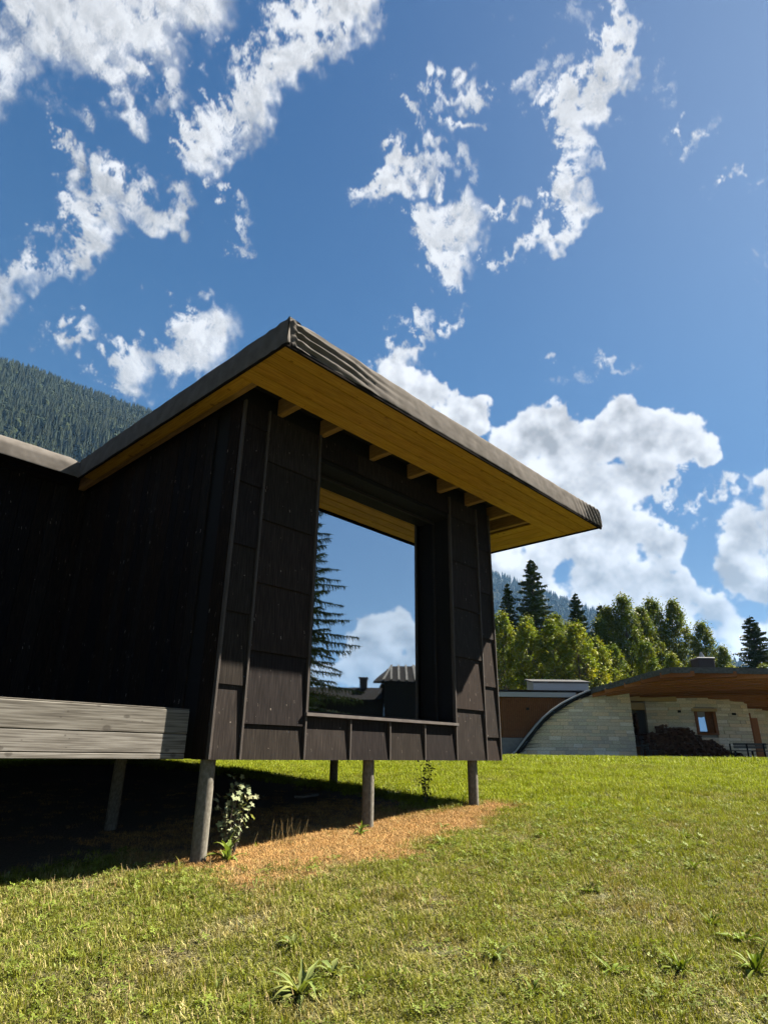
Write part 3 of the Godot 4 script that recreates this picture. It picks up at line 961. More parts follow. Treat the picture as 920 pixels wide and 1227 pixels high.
func terrace() -> void:
	var t := thing("wooden_terrace", "weathered grey board terrace beside the black cabin wall", "terrace")
	var y := 0.0
	for h in [0.044, 0.151, 0.193]:
		var k := 0
		for seg in [[-0.13, -3.9], [-3.905, -7.6], [-7.605, -11.5]]:
			boxpart("edge_board", Vector3(seg[1], y + 0.001, -0.195), Vector3(seg[0], y + h, -0.16 + (0.002 if y > 0.1 else 0.0)), M.grey[(k + int(y * 10)) % 3], t, 0.005)
			k += 1
		y += h + 0.002
	boxpart("cap_board", Vector3(-11.5, y, -0.26), Vector3(-0.13, y + 0.010, -0.163), M.grey[2], t, 0.004)
	var z := -0.27
	while z > -3.6:
		boxpart("deck_board", Vector3(-11.5, y - 0.02, z - 0.138), Vector3(-0.13, y + 0.008, z), M.grey[rng.randi() % 3], t)
		z -= 0.145
	for x in [-6.0, -9.0]:
		var s := MB.new()
		var g := ground_y(x, -1.4)
		s.tube([Vector3(x, g - 0.2, -1.4), Vector3(x, y - 0.02, -1.4)], [0.06, 0.06], 12)
		part("post", s, M.post, t)
	boxpart("joist", Vector3(-11.5, y - 0.2, -1.46), Vector3(-0.14, y - 0.021, -1.34), M.grey[1], t)

# outlines in the house's own frame: x to the right, z towards the lawn, y up
const WALL_TOP := [[6.6, 0.0], [7.0, 0.30], [7.45, 0.87], [7.95, 1.5], [8.62, 2.05], [9.67, 2.7], [11.15, 3.2], [12.72, 3.30]]
const SWOOP := [[6.15, -0.1], [6.6, 0.28], [7.1, 0.85], [7.65, 1.45], [8.05, 1.84], [8.55, 2.23], [9.1, 2.57], [9.69, 2.86], [10.3, 3.12], [10.91, 3.34]]

func soffit_y(x: float, z: float) -> float:
	return 3.70 - (4.0 - z) * 0.108 - maxf(0, x - 17.5) * 0.075 - maxf(0.0, 12.9 - x) * 0.12

func masonry(parent: Node, x0: float, x1: float, depth: Callable, ceiling: Callable, hole: Rect2) -> void:
	var y := -0.15
	var row := 0
	while y < 3.5:
		var h := rng.randf_range(0.13, 0.2)
		var x := x0 - rng.randf() * 0.4
		while x < x1:
			var w := rng.randf_range(0.35, 0.85)
			var a := maxf(x, x0)
			var b := minf(x + w, x1)
			x += w
			if hole.has_area() and y + h > hole.position.y + 0.02 and y < hole.end.y - 0.02:
				if a > hole.position.x - 0.03 and b < hole.end.x + 0.03: continue
				if a < hole.position.x and b > hole.position.x and b < hole.end.x + 0.5: b = hole.position.x
				elif b > hole.end.x and a < hole.end.x: a = hole.end.x
			while a < b and ceiling.call(a) < y + 0.02: a += 0.02
			var ta: float = minf(y + h - 0.012, ceiling.call(a))
			var tb: float = minf(y + h - 0.012, ceiling.call(b))
			if b - a < 0.06 or maxf(ta, tb) < y + 0.05: continue
			ta = maxf(ta, y + 0.012); tb = maxf(tb, y + 0.012)
			var za: float = depth.call(a) + rng.randf_range(-0.012, 0.016)
			var zb: float = depth.call(b) + rng.randf_range(-0.012, 0.016)
			var s := MB.new()
			a += 0.006; b -= 0.006
			s.hexa([Vector3(a, y, za), Vector3(b, y, zb), Vector3(b, y, zb - 0.2), Vector3(a, y, za - 0.2), Vector3(a, ta, za), Vector3(b, tb, zb), Vector3(b, tb, zb - 0.2), Vector3(a, ta, za - 0.2)])
			part("stone", s, M.stone[rng.randi() % 5], parent)
		y += h
		row += 1

func split_log(s: MB, at: Vector3, along: Vector3, l: float, r: float) -> void:
	var u := along.cross(Vector3.UP).normalized()
	var w := u.cross(along).normalized()
	var p := []
	var a0 := rng.randf() * TAU
	for k in 4:
		var a := a0 + TAU * k / 4.0 + rng.randf_range(-0.4, 0.4)
		p.append((u * cos(a) + w * sin(a)) * r * rng.randf_range(0.7, 1.1))
	var e := along * l * 0.5
	var k1 := rng.randf_range(0.5, 1.2)
	s.tint = Color(k1, k1 * rng.randf_range(0.85, 1), k1 * rng.randf_range(0.8, 1))
	s.hexa([at - e + p[0], at - e + p[1], at - e + p[2], at - e + p[3], at + e + p[0], at + e + p[1], at + e + p[2], at + e + p[3]])

func house() -> void:
	var at := EYE + fwd * 33.0
	at.y = 0.0
	var h := thing("stone_house", "low stone house with sweeping curved roof and slatted wood eaves beyond the lawn", "house", at, -YAW)
	M.log.vertex_color_use_as_albedo = true
	# curved stone wall under the sweep of the roof
	var wall := node("sweep_wall", h)
	var dz := func(x: float) -> float: return 0.35 - 0.028 * pow(x - 10.4, 2.0)
	masonry(wall, 6.6, 12.62, dz, func(x: float) -> float: return curve_at(WALL_TOP, x) - 0.02, Rect2())
	var core := MB.new()
	for k in 24:
		var a := lerpf(6.7, 12.6, k / 24.0)
		var b := lerpf(6.7, 12.6, (k + 1) / 24.0)
		core.hexa([Vector3(a, -0.4, dz.call(a) - 0.02), Vector3(b, -0.4, dz.call(b) - 0.02), Vector3(b, -0.4, -1.0), Vector3(a, -0.4, -1.0),
			Vector3(a, curve_at(WALL_TOP, a) - 0.03, dz.call(a) - 0.02), Vector3(b, curve_at(WALL_TOP, b) - 0.03, dz.call(b) - 0.02), Vector3(b, curve_at(WALL_TOP, b) - 0.03, -1.0), Vector3(a, curve_at(WALL_TOP, a) - 0.03, -1.0)])
	part("wall_core", core, M.mortar, wall)
	# roof: the sweep down to the lawn
	var roof := node("roof", h)
	var sw := MB.new()
	for k in SWOOP.size() - 1:
		var a := Vector2(SWOOP[k][0], SWOOP[k][1])
		var b := Vector2(SWOOP[k + 1][0], SWOOP[k + 1][1])
		var na := Vector2(0.75, -0.62) * 0.2
		sw.hexa([Vector3(a.x + na.x, a.y + na.y, 0.52), Vector3(b.x + na.x * 0.7, b.y + na.y, 0.52), Vector3(b.x + na.x * 0.7, b.y + na.y, -0.4), Vector3(a.x + na.x, a.y + na.y, -0.4),
			Vector3(a.x, a.y, 0.52), Vector3(b.x, b.y, 0.52), Vector3(b.x, b.y, -0.4), Vector3(a.x, a.y, -0.4)])
	part("swept_edge", sw, M.darkroof, roof)
	var rim := MB.new()
	for k in SWOOP.size() - 1:
		var a := Vector2(SWOOP[k][0], SWOOP[k][1])
		var b := Vector2(SWOOP[k + 1][0], SWOOP[k + 1][1])
		rim.hexa([Vector3(a.x - 0.02, a.y - 0.02, 0.56), Vector3(b.x - 0.02, b.y - 0.02, 0.56), Vector3(b.x - 0.02, b.y - 0.02, 0.3), Vector3(a.x - 0.02, a.y - 0.02, 0.3),
			Vector3(a.x - 0.05, a.y + 0.04, 0.56), Vector3(b.x - 0.05, b.y + 0.04, 0.56), Vector3(b.x - 0.05, b.y + 0.04, 0.3), Vector3(a.x - 0.05, a.y + 0.04, 0.3)])
	part("edge_flashing", rim, M.sheet, roof)
	# the wide eaves over the porch
	var plan := PackedVector2Array([Vector2(10.6, 0.8), Vector2(11.65, 2.0), Vector2(12.58, 3.3), Vector2(13.18, 4.0), Vector2(15.35, 4.05), Vector2(17.63, 4.0), Vector2(22.0, 3.7), Vector2(23.5, 3.0), Vector2(23.5, -5.0), Vector2(10.6, -5.0)])
	var deck := MB.new()
	var edge := [[10.6, 0.8], [11.65, 2.0], [12.58, 3.3], [13.18, 4.0], [15.35, 4.05], [17.63, 4.0], [22.0, 3.7], [23.5, 3.0]]
	var lift := func(p: Vector2, dy: float) -> Vector3: return Vector3(p.x, soffit_y(p.x, p.y) + dy, p.y)
	for lay in [0.2, 0.07]:
		var rows := []
		for j in 9:
			var row := []
			for k in 44:
				var ex := lerpf(10.6, 23.5, k / 43.0)
				var ez := lerpf(-5.0, curve_at(edge, ex), j / 8.0)
				row.append(lift.call(Vector2(ex, ez), lay))
			rows.append(row)
		deck.grid(rows)
		if lay > 0.1:
			part("roof_deck", deck, M.roofing, roof)
			deck = MB.new()
	part("soffit_lining", deck, M.clad, roof)
	var fas := MB.new()
	for k in plan.size():
		var p := plan[k]
		var q := plan[(k + 1) % plan.size()]
		var o := (q - p).orthogonal().normalized() * 0.05
		if o.dot((p + q) * 0.5 - Vector2(16, -1)) < 0: o = -o
		var pts := [lift.call(p + o, -0.02), lift.call(q + o, -0.02), lift.call(q, -0.02), lift.call(p, -0.02), lift.call(p + o, 0.235), lift.call(q + o, 0.235), lift.call(q, 0.235), lift.call(p, 0.235)]
		fas.hexa(pts)
	part("fascia", fas, M.roofing, roof)
	# slats of the soffit
	var dir := Vector2(cos(0.30), sin(0.30))
	var nrm := Vector2(-dir.y, dir.x)
	var off := -11.0
	while off < 2.0:
		var p0 := nrm * off
		var line := PackedVector2Array([p0 - dir * 40, p0 + dir * 40])
		for seg in Geometry2D.intersect_polyline_with_polygon(line, plan):
			var a: Vector2 = seg[0]
			var b: Vector2 = seg[seg.size() - 1]
			if a.distance_to(b) < 0.4: continue
			if a.x > b.x:
				var t := a; a = b; b = t
			var n := nrm * 0.10
			var s := MB.new()
			var m := 5
			for k in m:
				var u := a.lerp(b, float(k) / m)
				var w := a.lerp(b, float(k + 1) / m)
				s.hexa([lift.call(u - n, -0.17), lift.call(u + n, -0.17), lift.call(w + n, -0.17), lift.call(w - n, -0.17), lift.call(u - n, 0.066), lift.call(u + n, 0.066), lift.call(w + n, 0.066), lift.call(w - n, 0.066)])
			part("slat", s, M.redwood if int(off * 10) % 3 else M.redwood2, roof)
		off += 0.56
	# porch wall, bowed towards the lawn
	var pw := node("porch_wall", h)
	var pz := func(x: float) -> float: return -1.55 + 0.75 * (1.0 - pow((x - 16.5) / 3.2, 2.0))
	masonry(pw, 13.95, 19.45, pz, func(x: float) -> float: return soffit_y(x, pz.call(x)) - 0.10, Rect2(16.25, 1.22, 1.12, 1.22))
	core = MB.new()
	for k in 12:
		var a := lerpf(13.97, 19.43, k / 12.0)
		var b := lerpf(13.97, 19.43, (k + 1) / 12.0)
		core.hexa([Vector3(a, -0.4, pz.call(a) - 0.13), Vector3(b, -0.4, pz.call(b) - 0.13), Vector3(b, -0.4, -3.6), Vector3(a, -0.4, -3.6),
			Vector3(a, soffit_y(a, pz.call(a)) - 0.09, pz.call(a) - 0.13), Vector3(b, soffit_y(b, pz.call(b)) - 0.09, pz.call(b) - 0.13), Vector3(b, soffit_y(b, -3.6) - 0.09, -3.6), Vector3(a, soffit_y(a, -3.6) - 0.09, -3.6)])
	part("wall_core", core, M.mortar, pw)
	boxpart("recess_wall", Vector3(12.6, -0.3, -3.0), Vector3(13.96, 2.95, -2.7), M.mortar, h)
	boxpart("porch_beam", Vector3(12.63, 2.83, -1.0), Vector3(15.45, 3.1, -0.78), M.beam, h, 0.02)
	boxpart("lintel", Vector3(13.0, 2.42, -1.55), Vector3(13.94, 2.8, -1.35), M.beam, h, 0.02)
	boxpart("wall_lamp", Vector3(15.44, 2.28, -0.98), Vector3(15.6, 2.4, -0.84), M.black, h)
	boxpart("wall_lamp", Vector3(18.35, 2.2, -1.1), Vector3(18.52, 2.3, -0.95), M.black, h)
	# porch window
	var win := node("porch_window", h)
	var wz: float = pz.call(16.8)
	for e in [[16.24, 1.2, 16.40, 2.34], [17.2, 1.2, 17.36, 2.34], [16.14, 2.345, 17.46, 2.5], [16.41, 1.2, 17.19, 1.3]]:
		boxpart("frame_board", Vector3(e[0], e[1], wz - 0.16), Vector3(e[2], e[3], wz + 0.05), M.redwood2 if e[3] < 2.4 else M.beam, win, 0.01)
	var cas := node("casement", win)
	cas.position = Vector3(16.635, 1.31, wz - 0.06)
	cas.rotation.x = -0.10
	boxpart("casement_frame", Vector3(-0.225, 0.0, -0.03), Vector3(0.225, 1.03, 0.0), M.dark, win).transform = cas.transform
	boxpart("pane", Vector3(-0.185, 0.05, 0.001), Vector3(0.185, 0.97, 0.008), M.glass, win, 0.001).transform = cas.transform
	cas.free()
	boxpart("dark_leaf", Vector3(16.87, 1.305, wz - 0.13), Vector3(17.19, 2.34, wz - 0.09), M.clad, win)
	# doors and the wall further right
	var far_wall := node("far_wall", h)
	masonry(far_wall, 19.9, 23.0, func(_x: float) -> float: return -2.6, func(x: float) -> float: return soffit_y(x, -2.6) - 0.04, Rect2(21.2, -0.2, 0.9, 2.4))
	boxpart("wall_core", Vector3(19.46, -0.4, -3.2), Vector3(23.0, 2.6, -2.8), M.mortar, far_wall)
	boxpart("door_frame", Vector3(19.46, -0.05, -1.75), Vector3(19.58, 2.35, -1.5), M.redwood2, h, 0.01)
	boxpart("door", Vector3(19.6, -0.05, -2.1), Vector3(20.2, 2.12, -2.03), M.redwood, h, 0.01)
	boxpart("door", Vector3(21.22, -0.05, -2.72), Vector3(22.08, 2.15, -2.65), M.redwood2, h, 0.01)
	# flat wing at the left: fascia, cladding, plinth, roof light
	var lw := node("flat_wing", h)
	var cl := MB.new()
	var x := 0.0
	while x < 9.4:
		cl.bbox(Vector3(x, 0.95, -0.34), Vector3(x + 0.085, 2.90, -0.30 + rng.randf_range(0, 0.012)), 0.006)
		x += 0.105
	var clad := part("cladding", cl, M.clad, lw)
	clad.set_meta("kind", "stuff")
	boxpart("wing_body", Vector3(0.0, -0.4, -8.0), Vector3(12.0, 3.1, -1.05), M.dark, lw)
	boxpart("wing_wall", Vector3(0.0, -0.4, -1.04), Vector3(9.4, 3.1, -0.345), M.dark, lw)
	boxpart("plinth", Vector3(0.0, -0.4, -0.34), Vector3(8.2, 0.93, -0.22), M.concrete, lw, 0.01)
	boxpart("wing_fascia", Vector3(-0.2, 2.91, -0.16), Vector3(10.0, 3.16, -0.1), M.sheet, lw, 0.01)
	boxpart("gutter", Vector3(-0.2, 3.17, -0.2), Vector3(10.4, 3.26, -0.06), M.drip, lw, 0.01)
	var wr := MB.new()
	wr.hexa([Vector3(-0.2, 3.15, -0.22), Vector3(10.4, 3.15, -0.22), Vector3(10.9, 3.15, -8.4), Vector3(-0.2, 3.15, -8.4), Vector3(-0.2, 3.24, -0.22), Vector3(10.4, 3.24, -0.22), Vector3(8.0, 3.5, -8.4), Vector3(-0.2, 4.4, -8.4)])
	part("wing_roof", wr, M.roofing, lw)
	var rl := node("roof_light", h)
	var k2 := MB.new()
	k2.hexa([Vector3(8.6, 3.45, -3.4), Vector3(11.75, 3.45, -3.4), Vector3(11.75, 3.45, -5.0), Vector3(8.6, 3.45, -5.0), Vector3(8.6, 3.98, -3.4), Vector3(11.75, 3.98, -3.4), Vector3(11.75, 4.28, -5.0), Vector3(8.6, 4.28, -5.0)])
	part("kerb", k2, M.sheet, rl)
	var k3 := MB.new()
	k3.hexa([Vector3(8.5, 3.99, -3.3), Vector3(11.85, 3.99, -3.3), Vector3(11.85, 4.29, -5.1), Vector3(8.5, 4.29, -5.1), Vector3(8.5, 4.06, -3.3), Vector3(11.85, 4.06, -3.3), Vector3(11.85, 4.36, -5.1), Vector3(8.5, 4.36, -5.1)])
	part("lid", k3, M.roofing, rl)
	boxpart("wall_lamp", Vector3(7.4, 2.28, -0.29), Vector3(7.55, 2.4, -0.18), M.black, h)
	# chimney
	var ch := node("chimney", h)
	boxpart("shaft", Vector3(18.75, 2.9, -5.4), Vector3(19.75, 5.62, -4.5), M.chimney, ch, 0.02)
	boxpart("cap", Vector3(18.70, 5.625, -5.45), Vector3(19.80, 5.68, -4.45), M.sheet, ch, 0.01)
	var cone := MB.new()
	cone.tube([Vector3(19.25, 5.681, -4.95), Vector3(19.25, 5.8, -4.95), Vector3(19.25, 6.06, -4.95)], [0.28, 0.16, 0.05], 10)
	part("cowl", cone, M.sheet, ch)
	boxpart("back_wall", Vector3(12.6, -0.4, -8.0), Vector3(23.4, 2.2, -4.5), M.mortar, h)
	# ---- firewood, stools, bench and table on the porch
	var base := Transform3D(Basis(Vector3.UP, -YAW), at)
	var heap := MB.new()
	var px := 13.6
	while px < 18.3:
		var hh := 1.45 * (1.0 - smoothstep(14.6, 18.4, px)) + 0.1 + 0.1 * sin(px * 5.0)
		if px < 14.2: hh = 1.25
		var y := 0.05
		while y < hh:
			for d in 3:
				var zz: float = minf(pz.call(px) + 0.85, 0.2) - 0.28 * d
				split_log(heap, Vector3(px + rng.randf_range(-0.05, 0.05), y + rng.randf_range(-0.03, 0.03), zz + rng.randf_range(-0.1, 0.1)), Vector3(rng.randf_range(-0.5, 0.5), rng.randf_range(-0.2, 0.2), 1).normalized(), 0.36, 0.075)
			y += 0.115
		px += 0.13
	var f := thing("firewood_pile", "heap of split firewood sloping along the stone porch wall", "firewood", base.origin, -YAW)
	part("logs", heap, M.log, f).set_meta("kind", "stuff")
	var stack := MB.new()
	for r in 16:
		for k in 3:
			split_log(stack, Vector3(13.05 + k * 0.26 + rng.randf_range(-0.03, 0.03), 0.72 + r * 0.1, -1.9), Vector3(rng.randf_range(-0.1, 0.1), 0, 1).normalized(), 0.4, 0.07 + rng.randf() * 0.03)
	f = thing("firewood_stack", "neat firewood stack in the dark recess beside the curved wall", "firewood", base.origin, -YAW)
	part("logs", stack, M.log, f).set_meta("kind", "stuff")
	boxpart("rack", Vector3(12.85, 0.02, -2.1), Vector3(13.8, 0.62, -1.7), M.redwood2, f)
	for q in [[12.95, 0.66, "taller grey wooden stool at the foot of the curved stone wall"], [13.35, 0.42, "lower grey wooden stool beside the taller one"]]:
		var st := thing("stool", q[2], "stool", base * Vector3(q[0], 0.0, 0.4), -YAW, "stools by the firewood")
		boxpart("seat", Vector3(-0.17, q[1] - 0.04, -0.15), Vector3(0.17, q[1], 0.15), M.grey[1], st)
		for sx in [-1, 1]:
			for sz in [-1, 1]:
				var lg := MB.new()
				lg.tube([Vector3(sx * 0.19, -0.05, sz * 0.16), Vector3(sx * 0.12, q[1] - 0.041, sz * 0.1)], [0.025, 0.022], 6)
				part("leg", lg, M.grey[2], st)
	var be := thing("garden_bench", "grey wooden bench with backrest standing before the porch", "bench", base * Vector3(17.4, 0, 1.5), -YAW)
	for k in 3:
		boxpart("seat_slat", Vector3(-0.95, 0.40, 0.02 + k * 0.14), Vector3(0.95, 0.435, 0.14 + k * 0.14), M.grey[k], be)
	for k in 2:
		boxpart("back_slat", Vector3(-0.62, 0.53 + k * 0.13, -0.05), Vector3(0.95, 0.64 + k * 0.13, -0.02), M.grey[k], be)
	for sx in [-0.8, 0.0, 0.8]:
		boxpart("leg", Vector3(sx - 0.035, -0.08, 0.34), Vector3(sx + 0.035, 0.398, 0.41), M.dark, be)
		boxpart("leg", Vector3(sx - 0.035, -0.08, -0.018), Vector3(sx + 0.035, 0.74, 0.018), M.dark, be)
	var ta := thing("garden_table", "wooden garden table at the right edge beside the bench", "table", base * Vector3(18.95, 0, 2.0), -YAW)
	for k in 4:
		boxpart("table_board", Vector3(-0.75, 0.70, -0.36 + k * 0.18), Vector3(0.75, 0.735, -0.19 + k * 0.18), M.grey[k % 3], ta)
	for sx in [-0.6, 0.6]:
		boxpart("leg", Vector3(sx - 0.04, -0.08, -0.3), Vector3(sx + 0.04, 0.698, -0.22), M.beam, ta)
		boxpart("leg", Vector3(sx - 0.04, -0.08, 0.22), Vector3(sx + 0.04, 0.698, 0.3), M.beam, ta)

# ---------------------------------------------------------------- what the window mirrors
func neighbours() -> void:
	var cm := Vector3(EYE.x, 0.0, 2 * PANE_Z - EYE.z)
	var az := deg_to_rad(48.0)
	var f := Vector3(sin(az), 0, cos(az))
	var at := cm + f * 32.0
	var b := thing("barn", "dark barn with ribbed pitched roof mirrored in the cabin window", "barn", at, az)
	# own frame: +z away from the window, +x is the side of the larger azimuth (x is turned, see rotation)
	var s := MB.new()
	s.box(Vector3(-0.4, -1.6, 0.5), Vector3(8.0, 3.45, 6.0))
	part("wall", s, M.dark, b)
	var r := MB.new()
	r.hexa([Vector3(-0.95, 3.40, 0.0), Vector3(8.6, 3.40, 0.0), Vector3(8.6, 4.55, 3.2), Vector3(-0.1, 4.55, 3.2), Vector3(-0.95, 3.5, 0.0), Vector3(8.6, 3.5, 0.0), Vector3(8.6, 4.66, 3.2), Vector3(-0.1, 4.66, 3.2)])
	r.hexa([Vector3(-0.1, 4.55, 3.2), Vector3(8.6, 4.55, 3.2), Vector3(8.6, 3.4, 6.4), Vector3(-0.95, 3.4, 6.4), Vector3(-0.1, 4.66, 3.2), Vector3(8.6, 4.66, 3.2), Vector3(8.6, 3.5, 6.4), Vector3(-0.95, 3.5, 6.4)])
	var roof := part("roof", r, M.darkroof, b)
	for k in 22:
		var x := -0.5 + 0.4 * k
		var m := MB.new()
		var xr := maxf(x, -0.1)
		m.hexa([Vector3(x, 3.5, -0.01), Vector3(x + 0.1, 3.5, -0.01), Vector3(xr + 0.1, 4.66, 3.2), Vector3(xr, 4.66, 3.2), Vector3(x, 3.58, -0.01), Vector3(x + 0.1, 3.58, -0.01), Vector3(xr + 0.1, 4.74, 3.2), Vector3(xr, 4.74, 3.2)])
		part("roof_rib", m, M.roofing, roof)
	for x in [0.8, 2.6, 4.4]:
		boxpart("door_panel", Vector3(x, -1.5, 0.42), Vector3(x + 1.3, 1.6, 0.49), M.redwood2, b)
	var l := thing("cottage", "low dark cottage with chimney mirrored beside the barn in the window", "cottage", at + f * 1.0, az)
	s = MB.new()
	s.box(Vector3(-8.6, -1.6, 0.0), Vector3(-0.45, 2.7, 3.0))
	part("wall", s, M.dark, l)
	r = MB.new()
	r.hexa([Vector3(-9.0, 2.55, -0.5), Vector3(-0.42, 2.55, -0.5), Vector3(-0.42, 3.3, 1.5), Vector3(-8.2, 3.3, 1.5), Vector3(-9.0, 2.65, -0.5), Vector3(-0.42, 2.65, -0.5), Vector3(-0.42, 3.42, 1.5), Vector3(-8.2, 3.42, 1.5)])
	r.hexa([Vector3(-8.2, 3.3, 1.5), Vector3(-0.42, 3.3, 1.5), Vector3(-0.42, 2.55, 3.4), Vector3(-9.0, 2.55, 3.4), Vector3(-8.2, 3.42, 1.5), Vector3(-0.42, 3.42, 1.5), Vector3(-0.42, 2.65, 3.4), Vector3(-9.0, 2.65, 3.4)])
	part("roof", r, M.darkroof, l)
	boxpart("chimney", Vector3(-1.75, 2.9, 1.2), Vector3(-1.35, 3.88, 1.7), M.chimney, l)
	boxpart("chimney_cap", Vector3(-1.8, 3.881, 1.15), Vector3(-1.3, 3.94, 1.75), M.chimney, l)
	boxpart("door", Vector3(-3.6, -1.5, -0.06), Vector3(-2.7, 0.7, -0.005), M.redwood2, l)

# ---------------------------------------------------------------- trees
func vary(g: RandomNumberGenerator, c: Color, k := 0.3) -> Color:
	var q := g.randf_range(1.0 - k, 1.0 + k)
	return Color(c.r * q * g.randf_range(0.9, 1.1), c.g * q, c.b * q)

func spruce(h: float, rad: float, sd: int, col: Color, open := 1.0, fine := 1.0) -> Array:
	var g := RandomNumberGenerator.new()
	g.seed = sd
	var t := MB.new()
	t.tube([Vector3(0, -0.3, 0), Vector3(0.02, h * 0.3, 0), Vector3(-0.02, h * 0.7, 0.02), Vector3(0, h * 0.99, 0)], [h * 0.014, h * 0.011, h * 0.006, 0.01], 8)
	var b := MB.new()
	var y := h * 0.05
	while y < h * 0.99:
		var up := y / h
		var len0 := rad * pow(1.0 - up, 0.82) * 1.05 + 0.08
		var nb := int(lerpf(8, 4, up))
		var a0 := g.randf() * TAU
		for k in nb:
			var a := a0 + TAU * k / nb + g.randf_range(-0.3, 0.3)
			var l := len0 * g.randf_range(0.6, 1.15)
			var out := Vector3(cos(a), 0, sin(a))
			var across := Vector3(-out.z, 0, out.x)
			var droop := lerpf(0.42, -0.35, up) * g.randf_range(0.7, 1.3)
			var o := Vector3(0, y + g.randf_range(-0.1, 0.1), 0)
			t.tube([o, o + out * l * 0.5 + Vector3(0, -droop * l * 0.3, 0), o + out * l + Vector3(0, -droop * l * 0.55, 0)], [0.02 + l * 0.008, 0.012 + l * 0.004, 0.004], 3, false)
			var m := int((4 + l * 4.0 * open) / fine)
			for q in m:
				var s := (q + 0.6) / m
				var p := o + out * l * s + Vector3(0, -droop * l * (0.6 * s - 0.05), 0)
				var tw := (0.16 + 0.30 * l * (1.05 - s) * 0.6) * g.randf_range(0.7, 1.25)
				for e in [-1.0, 1.0]:
					b.tint = vary(g, col, 0.35)
					var tip: Vector3 = p + across * e * tw + out * tw * g.randf_range(0.3, 0.8) + Vector3(0, -tw * g.randf_range(0.15, 0.6), 0)
					var wd := (out * (0.05 + 0.1 * tw) + Vector3(0, 0.06 + 0.05 * g.randf(), 0)) * fine * fine
					b.tri(p - wd, tip, p + wd)
					var mid := p.lerp(tip, 0.5)
					b.tri(mid + Vector3(0, 0.04, 0), mid + (tip - p) * 0.3 + Vector3(0, -tw * 0.5, 0), mid - wd * 0.9)
			b.tint = vary(g, col, 0.3)
			var e2 := o + out * l + Vector3(0, -droop * l * 0.55, 0)
			b.tri(e2 - across * 0.09 - out * 0.15, e2 + out * 0.22, e2 + across * 0.09 - out * 0.15)
		y += lerpf(0.42, 0.2, up) * h / 15.0 * g.randf_range(0.8, 1.2) / open
	for k in 8:
		var yy := h * lerpf(0.93, 1.0, k / 7.0)
		var a := k * 2.4
		var r := lerpf(0.16, 0.05, k / 7.0)
		b.tri(Vector3(0, yy + 0.2, 0), Vector3(cos(a) * r, yy - 0.05, sin(a) * r), Vector3(cos(a + 0.9) * r, yy - 0.05, sin(a + 0.9) * r))
	return [t.mesh(), b.mesh()]

func broadleaf(h: float, rad: float, sd: int, col: Color, leaves: int, size: float, spire: float) -> Array:
	var g := RandomNumberGenerator.new()
	g.seed = sd
	var t := MB.new()
	t.tube([Vector3(0, -0.3, 0), Vector3(0.1, h * 0.25, 0.05), Vector3(-0.05, h * 0.6, 0), Vector3(0.05, h * 0.95, 0)], [h * 0.014, h * 0.011, h * 0.006, 0.015], 8)
	var lobes := []
	var n := 150
	for k in n:
		var up := lerpf(0.08, 0.97, pow((k + 0.5) / n, 0.85))
		var prof := lerpf(sin(PI * pow(clampf(up, 0, 1), 0.66)), pow(1.0 - up, 0.85) * 1.2, spire) + 0.05
		var a := k * 2.399 + g.randf_range(-0.4, 0.4)
		var d := rad * prof * sqrt(g.randf_range(0.15, 1.0))
		var c := Vector3(cos(a) * d, up * h, sin(a) * d)
		var r := g.randf_range(0.2, 0.5) * lerpf(1.0, 0.5, up) * rad / 2.2
		lobes.append([c, r, g.randf()])
		var o := Vector3(0.03, maxf(0.1, up * h - d * 1.1 - 0.3), 0)
		t.tube([o, o.lerp(c, 0.5) + Vector3(0, -0.12, 0), c + (c - o) * 0.12], [0.05 * (1.1 - up), 0.03 * (1.1 - up) + 0.006, 0.006], 4, false)
	var b := MB.new()
	for k in leaves:
		var lb: Array = lobes[g.randi() % lobes.size()]
		var d := Vector3(g.randfn(), g.randfn() * 0.85, g.randfn())
		d = d.normalized() * pow(g.randf(), 0.45)
		var c: Vector3 = lb[0] + d * lb[1] * Vector3(1.15, 1.3, 1.15) * (g.randf_range(0.8, 1.4) if g.randf() < 0.7 else g.randf_range(1.2, 2.3))
		var nrm := (d * 0.5 + Vector3(g.randfn(), g.randfn() + 0.9, g.randfn()) * 0.6).normalized()
		var u := nrm.cross(Vector3(g.randfn(), g.randfn(), g.randfn())).normalized()
		var w := nrm.cross(u)
		var s := size * g.randf_range(0.6, 1.3)
		b.tint = vary(g, col.lerp(Color(col.r * 1.45, col.g * 1.15, col.b), lb[2]) if lb[2] > 0.6 else col * (0.75 + 0.4 * lb[2]), 0.35)
		b.quad(c - u * s, c - w * s * 0.6, c + u * s, c + w * s * 0.6)
	return [t.mesh(), b.mesh()]

func plant_tree(called: String, m: Array, mat: Material, label: String, group: String, s: float, r: float, sc: Vector3, turn: float) -> void:
	var p := EYE + fwd * s + side * r
	p.y = ground_y(p.x, p.z)
	var o := thing(called, label, "tree", p, turn, group)
	o.scale = sc
	part("trunk", m[0], M.bark, o)
	part("crown", m[1], mat, o)

